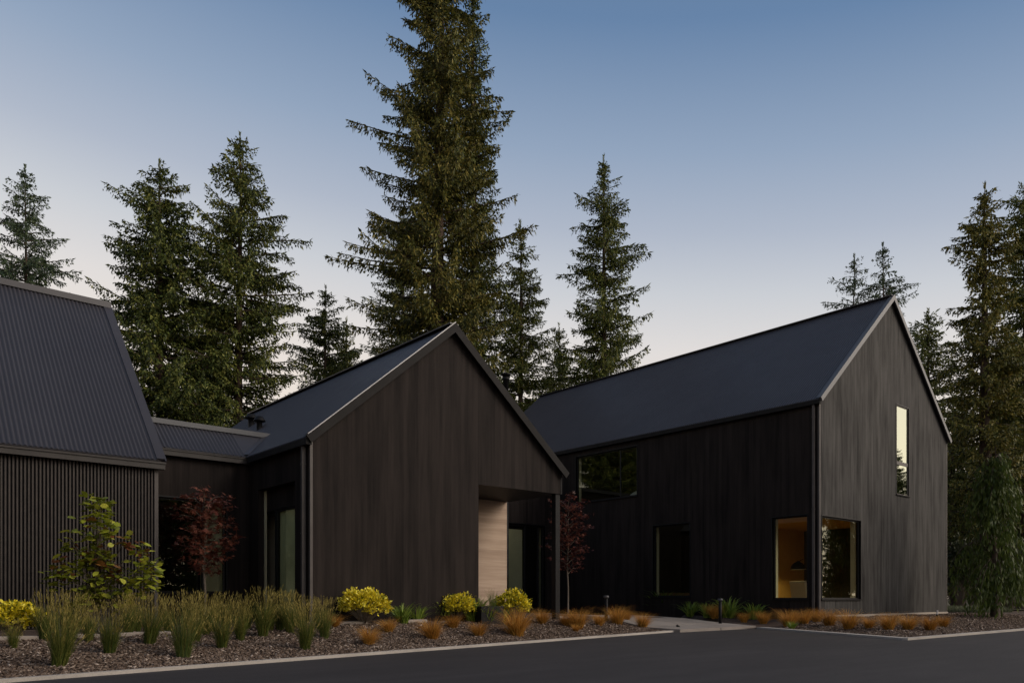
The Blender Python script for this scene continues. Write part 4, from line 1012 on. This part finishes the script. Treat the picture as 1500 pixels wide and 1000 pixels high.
LILIES = [(590, 912, 26, 'strap leaved plant just right of the largest yellow shrub'), (612, 908, 22, 'strap leaved plant below the middle of the blank gable'), (632, 907, 22, 'strap leaved plant left of the second yellow shrub'), (649, 908, 24, 'strap leaved plant tucked behind the second yellow shrub'),
 (694, 910, 32, 'strap leaved plant right of the second yellow shrub'), (715, 913, 28, 'strap leaved plant in front of the black trough'), (732, 912, 22, 'strap leaved plant left foot of the porch shrub'),
 (862, 899, 22, 'strap leaved plant behind the sedges right of the porch maple'), (880, 898, 20, 'strap leaved plant behind the second path light'), (935, 900, 26, 'strap leaved plant left of the narrow window sill'), (971, 900, 30, 'tall strap leaved plant under the narrow ground floor window'),
 (1011, 904, 24, 'strap leaved plant right of the narrow ground floor window'), (1036, 904, 20, 'strap leaved plant beside the sedge at the right path light'), (1067, 904, 26, 'yellow green strap leaved plant right of the right path light'), (1104, 906, 26, 'strap leaved plant left of the lit corner window'), (1160, 921, 12, 'tiny strap leaved plant at the kerb below the lit corner window')]
for a in LILIES: grass('lily', *a)
for k in PRO:
    for o in PRO[k]:
        if o.name not in USED:
            for c in list(o.children): bpy.data.objects.remove(c)
            bpy.data.objects.remove(o)

# ------------------------------------------------------------------ small garden things
def bollard(px, py, hpx, label):
    g = place(px, py); D = depth(g[0], g[1]); h = hpx*D/F
    o = thing('path_light', tuple(g), label, 'path light', 'black path lights')
    MB().lathe(g, [(.001, -.05), (.05, -.05), (.05, h*.95), (.001, h*.95)], 14).build('post', M['black'], o, True)
    m = MB(); m.lathe(g+np.array([0, 0, h*.93]), [(.001, .075), (.075, .075), (.08, .065), (.08, .012), (.06, 0), (.001, 0)], 18); m.build('cap', M['fascia'], o, True)
    MB().lathe(g, [(.001, .02), (.09, .02), (.09, -.03)], 14).build('base_plate', M['black'], o, True)
bollard(1055, 915, 38, 'tallest black path light on the right beside the concrete apron')
bollard(888, 909, 36, 'black path light among the sedges left of the path')
bollard(849, 899, 26, 'dim path light standing behind the red maple by the porch')
bollard(917, 900, 27, 'dim path light close to the black wall left of the narrow window')
g = place(995, 921); o = thing('kerb_light', tuple(g), 'tiny black spot light at the edge of the concrete apron', 'spot light')
MB().lathe(g, [(.001, 0), (.04, 0), (.04, .07), (.001, .07)], 10).build('body', M['black'], o); MB().tube([g+np.array([0, 0, .06]), g+np.array([-.06, .05, .12])], .035, 10).build('lamp_head', M['black'], o)
g = place(1373, 906); o = thing('marker_stake', tuple(g), 'thin black and white marker stake by the weeping cedar', 'stake'); D = depth(g[0], g[1])
MB().box(g+np.array([-.03, -.03, -.05]), g+np.array([.03, .03, .16])).build('post', M['black'], o); MB().box(g+np.array([-.02, -.02, .16]), g+np.array([.02, .02, .30])).build('top', M['bedding'], o)
# black trough with grass at the porch
ta = atY(702, 880, my0-.55); tb = atY(736, 880, my0-.55); gz0 = float(ground(ta[0], ta[1]))
o = thing('planter_trough', ((ta[0]+tb[0])/2, my0-.4, gz0), 'low black trough planter at the left side of the porch', 'planter')
m = MB(); z1 = gz0+.44; x0, x1, y0, y1 = ta[0]+.03, tb[0], my0-.6, my0-.2
m.box((x0, y0, gz0-.05), (x1, y0+.03, z1)); m.box((x0, y1-.03, gz0-.05), (x1, y1, z1)); m.box((x0, y0+.03, gz0-.05), (x0+.03, y1-.03, z1)); m.box((x1-.03, y0+.03, gz0-.05), (x1, y1-.03, z1)); m.build('body', M['black'], o)
MB().box((x0+.03, y0+.03, gz0), (x1-.03, y1-.03, z1-.05)).build('soil', M['soil'], o)
for k, (fx, hh, lab) in enumerate(((.25, .36, 'short grass tuft in the black trough on its left'), (.72, .62, 'tall green grass in the black trough on its right'))):
    V, q = blades(np.random.default_rng(90+k), 90, hh, .22, .08, .010, .15); s_ = thing('trough_grass', (x0+(x1-x0)*fx, (y0+y1)/2, z1-.05), lab, 'grass'); npmesh('blades', V, q, M['reed'], s_)
# edging stones in the bed
for i, (xa, ya, ln, lab) in enumerate((( *place(100, 933)[:2], .9, 'flat pale edging stone below the broad leaved shrub on the left'), (*place(205, 929)[:2], 1.0, 'flat pale edging stone right of the broad leaved shrub'), (*place(512, 913)[:2], .75, 'flat edging stone under the largest yellow shrub'),
        (*place(606, 910)[:2], .6, 'flat edging stone between the first two yellow shrubs'), (*place(12, 936)[:2], .8, 'flat edging stone under the far left yellow shrub'), (*place(812, 905)[:2], .9, 'flat edging stone at the foot of the porch post'))):
    z = float(ground(xa, ya)); m = MB(); m.box((xa-ln/2, ya-.14, z-.08), (xa+ln/2, ya+.14, z+.05)); oo = m.build('edging_stone', M['stone'], None, bevel=.02); tag(oo, lab, 'stone', 'flat edging stones')
# bark mulch and pale lawn
def chips(n, boxes, size):
    r = np.random.default_rng(99); P = []
    for (x0, x1, y0, y1, k) in boxes:
        x = r.uniform(x0, x1, k); y = r.uniform(y0, y1, k); ok = is_bed(x, y) & (kerb_dist(x, y) > .10)
        ok &= ~((x > 17.9) & (x < 21.85) & (y > 13.4)); x = x[ok]; y = y[ok]; P.append(np.stack([x, y, ground(x, y)+.008], 1))
    P = np.vstack(P); n = len(P); a = r.uniform(0, 6.28, n); D = norm(np.stack([np.cos(a), np.sin(a), r.normal(0, .35, n)], 1)); Nn = norm(np.array([0, 0, 1])+r.normal(0, .4, (n, 3)))
    L = r.uniform(*size, n); S = norm(np.cross(D, Nn)); W = (L*r.uniform(.25, .6, n))[:, None]; U = norm(np.cross(S, D)); t = .009
    c = [P-S*W/2, P+D*L[:, None]*.9-S*W*.4, P+D*L[:, None]+S*W*.35, P+D*L[:, None]*.1+S*W/2]
    V = np.stack(c+[p+U*t for p in c], 1).reshape(-1, 3); b = np.arange(n)[:, None]*8
    q = np.concatenate([b+np.array(f) for f in ((4,5,6,7), (0,1,5,4), (1,2,6,5), (2,3,7,6), (3,0,4,7))])
    o = npmesh('bark_mulch', V, q, M['chip']); tag(o, 'brown bark mulch chips covering the planting beds', 'mulch', None, 'stuff')
chips(0, [(-1, 5, 10.9, 14.5, 26000), (4, 12, 11.5, 15.5, 26000), (12, 18, 12.6, 16.5, 12000), (19.2, 36, 7.8, 12.8, 26000)], (.025, .075))
def lawn():
    r = np.random.default_rng(101); a = atD(1382, HY, 36); b = atD(1430, HY, 36); n = 5000
    t = r.random(n); w = r.uniform(-2.0, 2.0, n); x = a[0]+(b[0]-a[0])*t*1.3+fX*w; y = a[1]+(b[1]-a[1])*t*1.3+fY*w
    V, q = blades(r, n, .30, .10, .0, .02, .1, 2); off = np.repeat(np.stack([x, y, np.full(n, -.6)], 1), 6, 0)
    o = npmesh('lawn', V+off, q, M['grass']); tag(o, 'strip of pale tall lawn in the shade right of the two storey house', 'grass', None, 'stuff')
lawn()

# ------------------------------------------------------------------ light
SUN_AZ = math.atan2(.62, -.78)       # compass angle of the low sun behind the camera, clockwise from +Y
w = bpy.data.worlds.new('World'); SC.world = w; w.use_nodes = True
nt = w.node_tree; bg = nt.nodes['Background']
sky = nt.nodes.new('ShaderNodeTexSky'); sky.sky_type = 'NISHITA'; sky.sun_disc = False
sky.sun_elevation = R(4); sky.sun_rotation = SUN_AZ; sky.air_density = 1.0; sky.dust_density = 1.0; sky.ozone_density = 1.5
# dusk colours by height above the horizon, mixed with the physical sky
geo = nt.nodes.new('ShaderNodeTexCoord').outputs['Generated']
sp = nt.nodes.new('ShaderNodeSeparateXYZ'); nt.links.new(geo, sp.inputs[0])
lat = nt.nodes.new('ShaderNodeVectorMath'); lat.operation = 'DOT_PRODUCT'; nt.links.new(geo, lat.inputs[0]); lat.inputs[1].default_value = (.757, -.653, 0)
dusk = ramp(nt, math_(nt, 'ADD', sp.outputs[2], math_(nt, 'MULTIPLY', lat.outputs['Value'], .085)), [(0.0, (.80,.66,.56)), (.24, (.86,.77,.69)), (.31, (.77,.73,.71)), (.37, (.61,.63,.67)), (.43, (.44,.49,.59)), (.50, (.295,.38,.52)), (.60, (.135,.23,.395)), (.78, (.115,.165,.265)), (1.0, (.12,.145,.20))])
# afterglow: the side of the sun is brighter and warmer
dt = nt.nodes.new('ShaderNodeVectorMath'); dt.operation = 'DOT_PRODUCT'; nt.links.new(geo, dt.inputs[0]); dt.inputs[1].default_value = (math.sin(SUN_AZ), math.cos(SUN_AZ), .10)
gl = math_(nt, 'POWER', math_(nt, 'MAXIMUM', math_(nt, 'SUBTRACT', dt.outputs['Value'], .42), 0.0), 1.4)
glow = nt.nodes.new('ShaderNodeMix'); glow.data_type = 'RGBA'; glow.blend_type = 'ADD'; glow.inputs['Factor'].default_value = 1.0
gc = nt.nodes.new('ShaderNodeVectorMath'); gc.operation = 'SCALE'; gc.inputs[0].default_value = (2.6, 2.05, 1.55); nt.links.new(gl, gc.inputs['Scale'])
nt.links.new(dusk, glow.inputs['A']); nt.links.new(gc.outputs[0], glow.inputs['B'])
skb = nt.nodes.new('ShaderNodeVectorMath'); skb.operation = 'SCALE'; nt.links.new(sky.outputs[0], skb.inputs[0]); skb.inputs['Scale'].default_value = .12
mx = nt.nodes.new('ShaderNodeMix'); mx.data_type = 'RGBA'; mx.inputs['Factor'].default_value = .12
nt.links.new(glow.outputs['Result'], mx.inputs['A']); nt.links.new(skb.outputs[0], mx.inputs['B'])
nt.links.new(mx.outputs['Result'], bg.inputs[0]); bg.inputs[1].default_value = 1.0
sd = bpy.data.lights.new('sun', 'SUN'); sd.energy = 2.0; sd.angle = R(40); sd.color = (1, .88, .74)
so = bpy.data.objects.new('sun', sd); COL.objects.link(so)
el = R(28)
dv = Vector((math.sin(SUN_AZ)*math.cos(el), math.cos(SUN_AZ)*math.cos(el), math.sin(el)))
so.rotation_euler = dv.to_track_quat('Z', 'Y').to_euler(); so.location = dv*60
SC.view_settings.view_transform = 'Standard'; SC.view_settings.look = 'None'; SC.view_settings.gamma = 1; SC.view_settings.exposure = .12
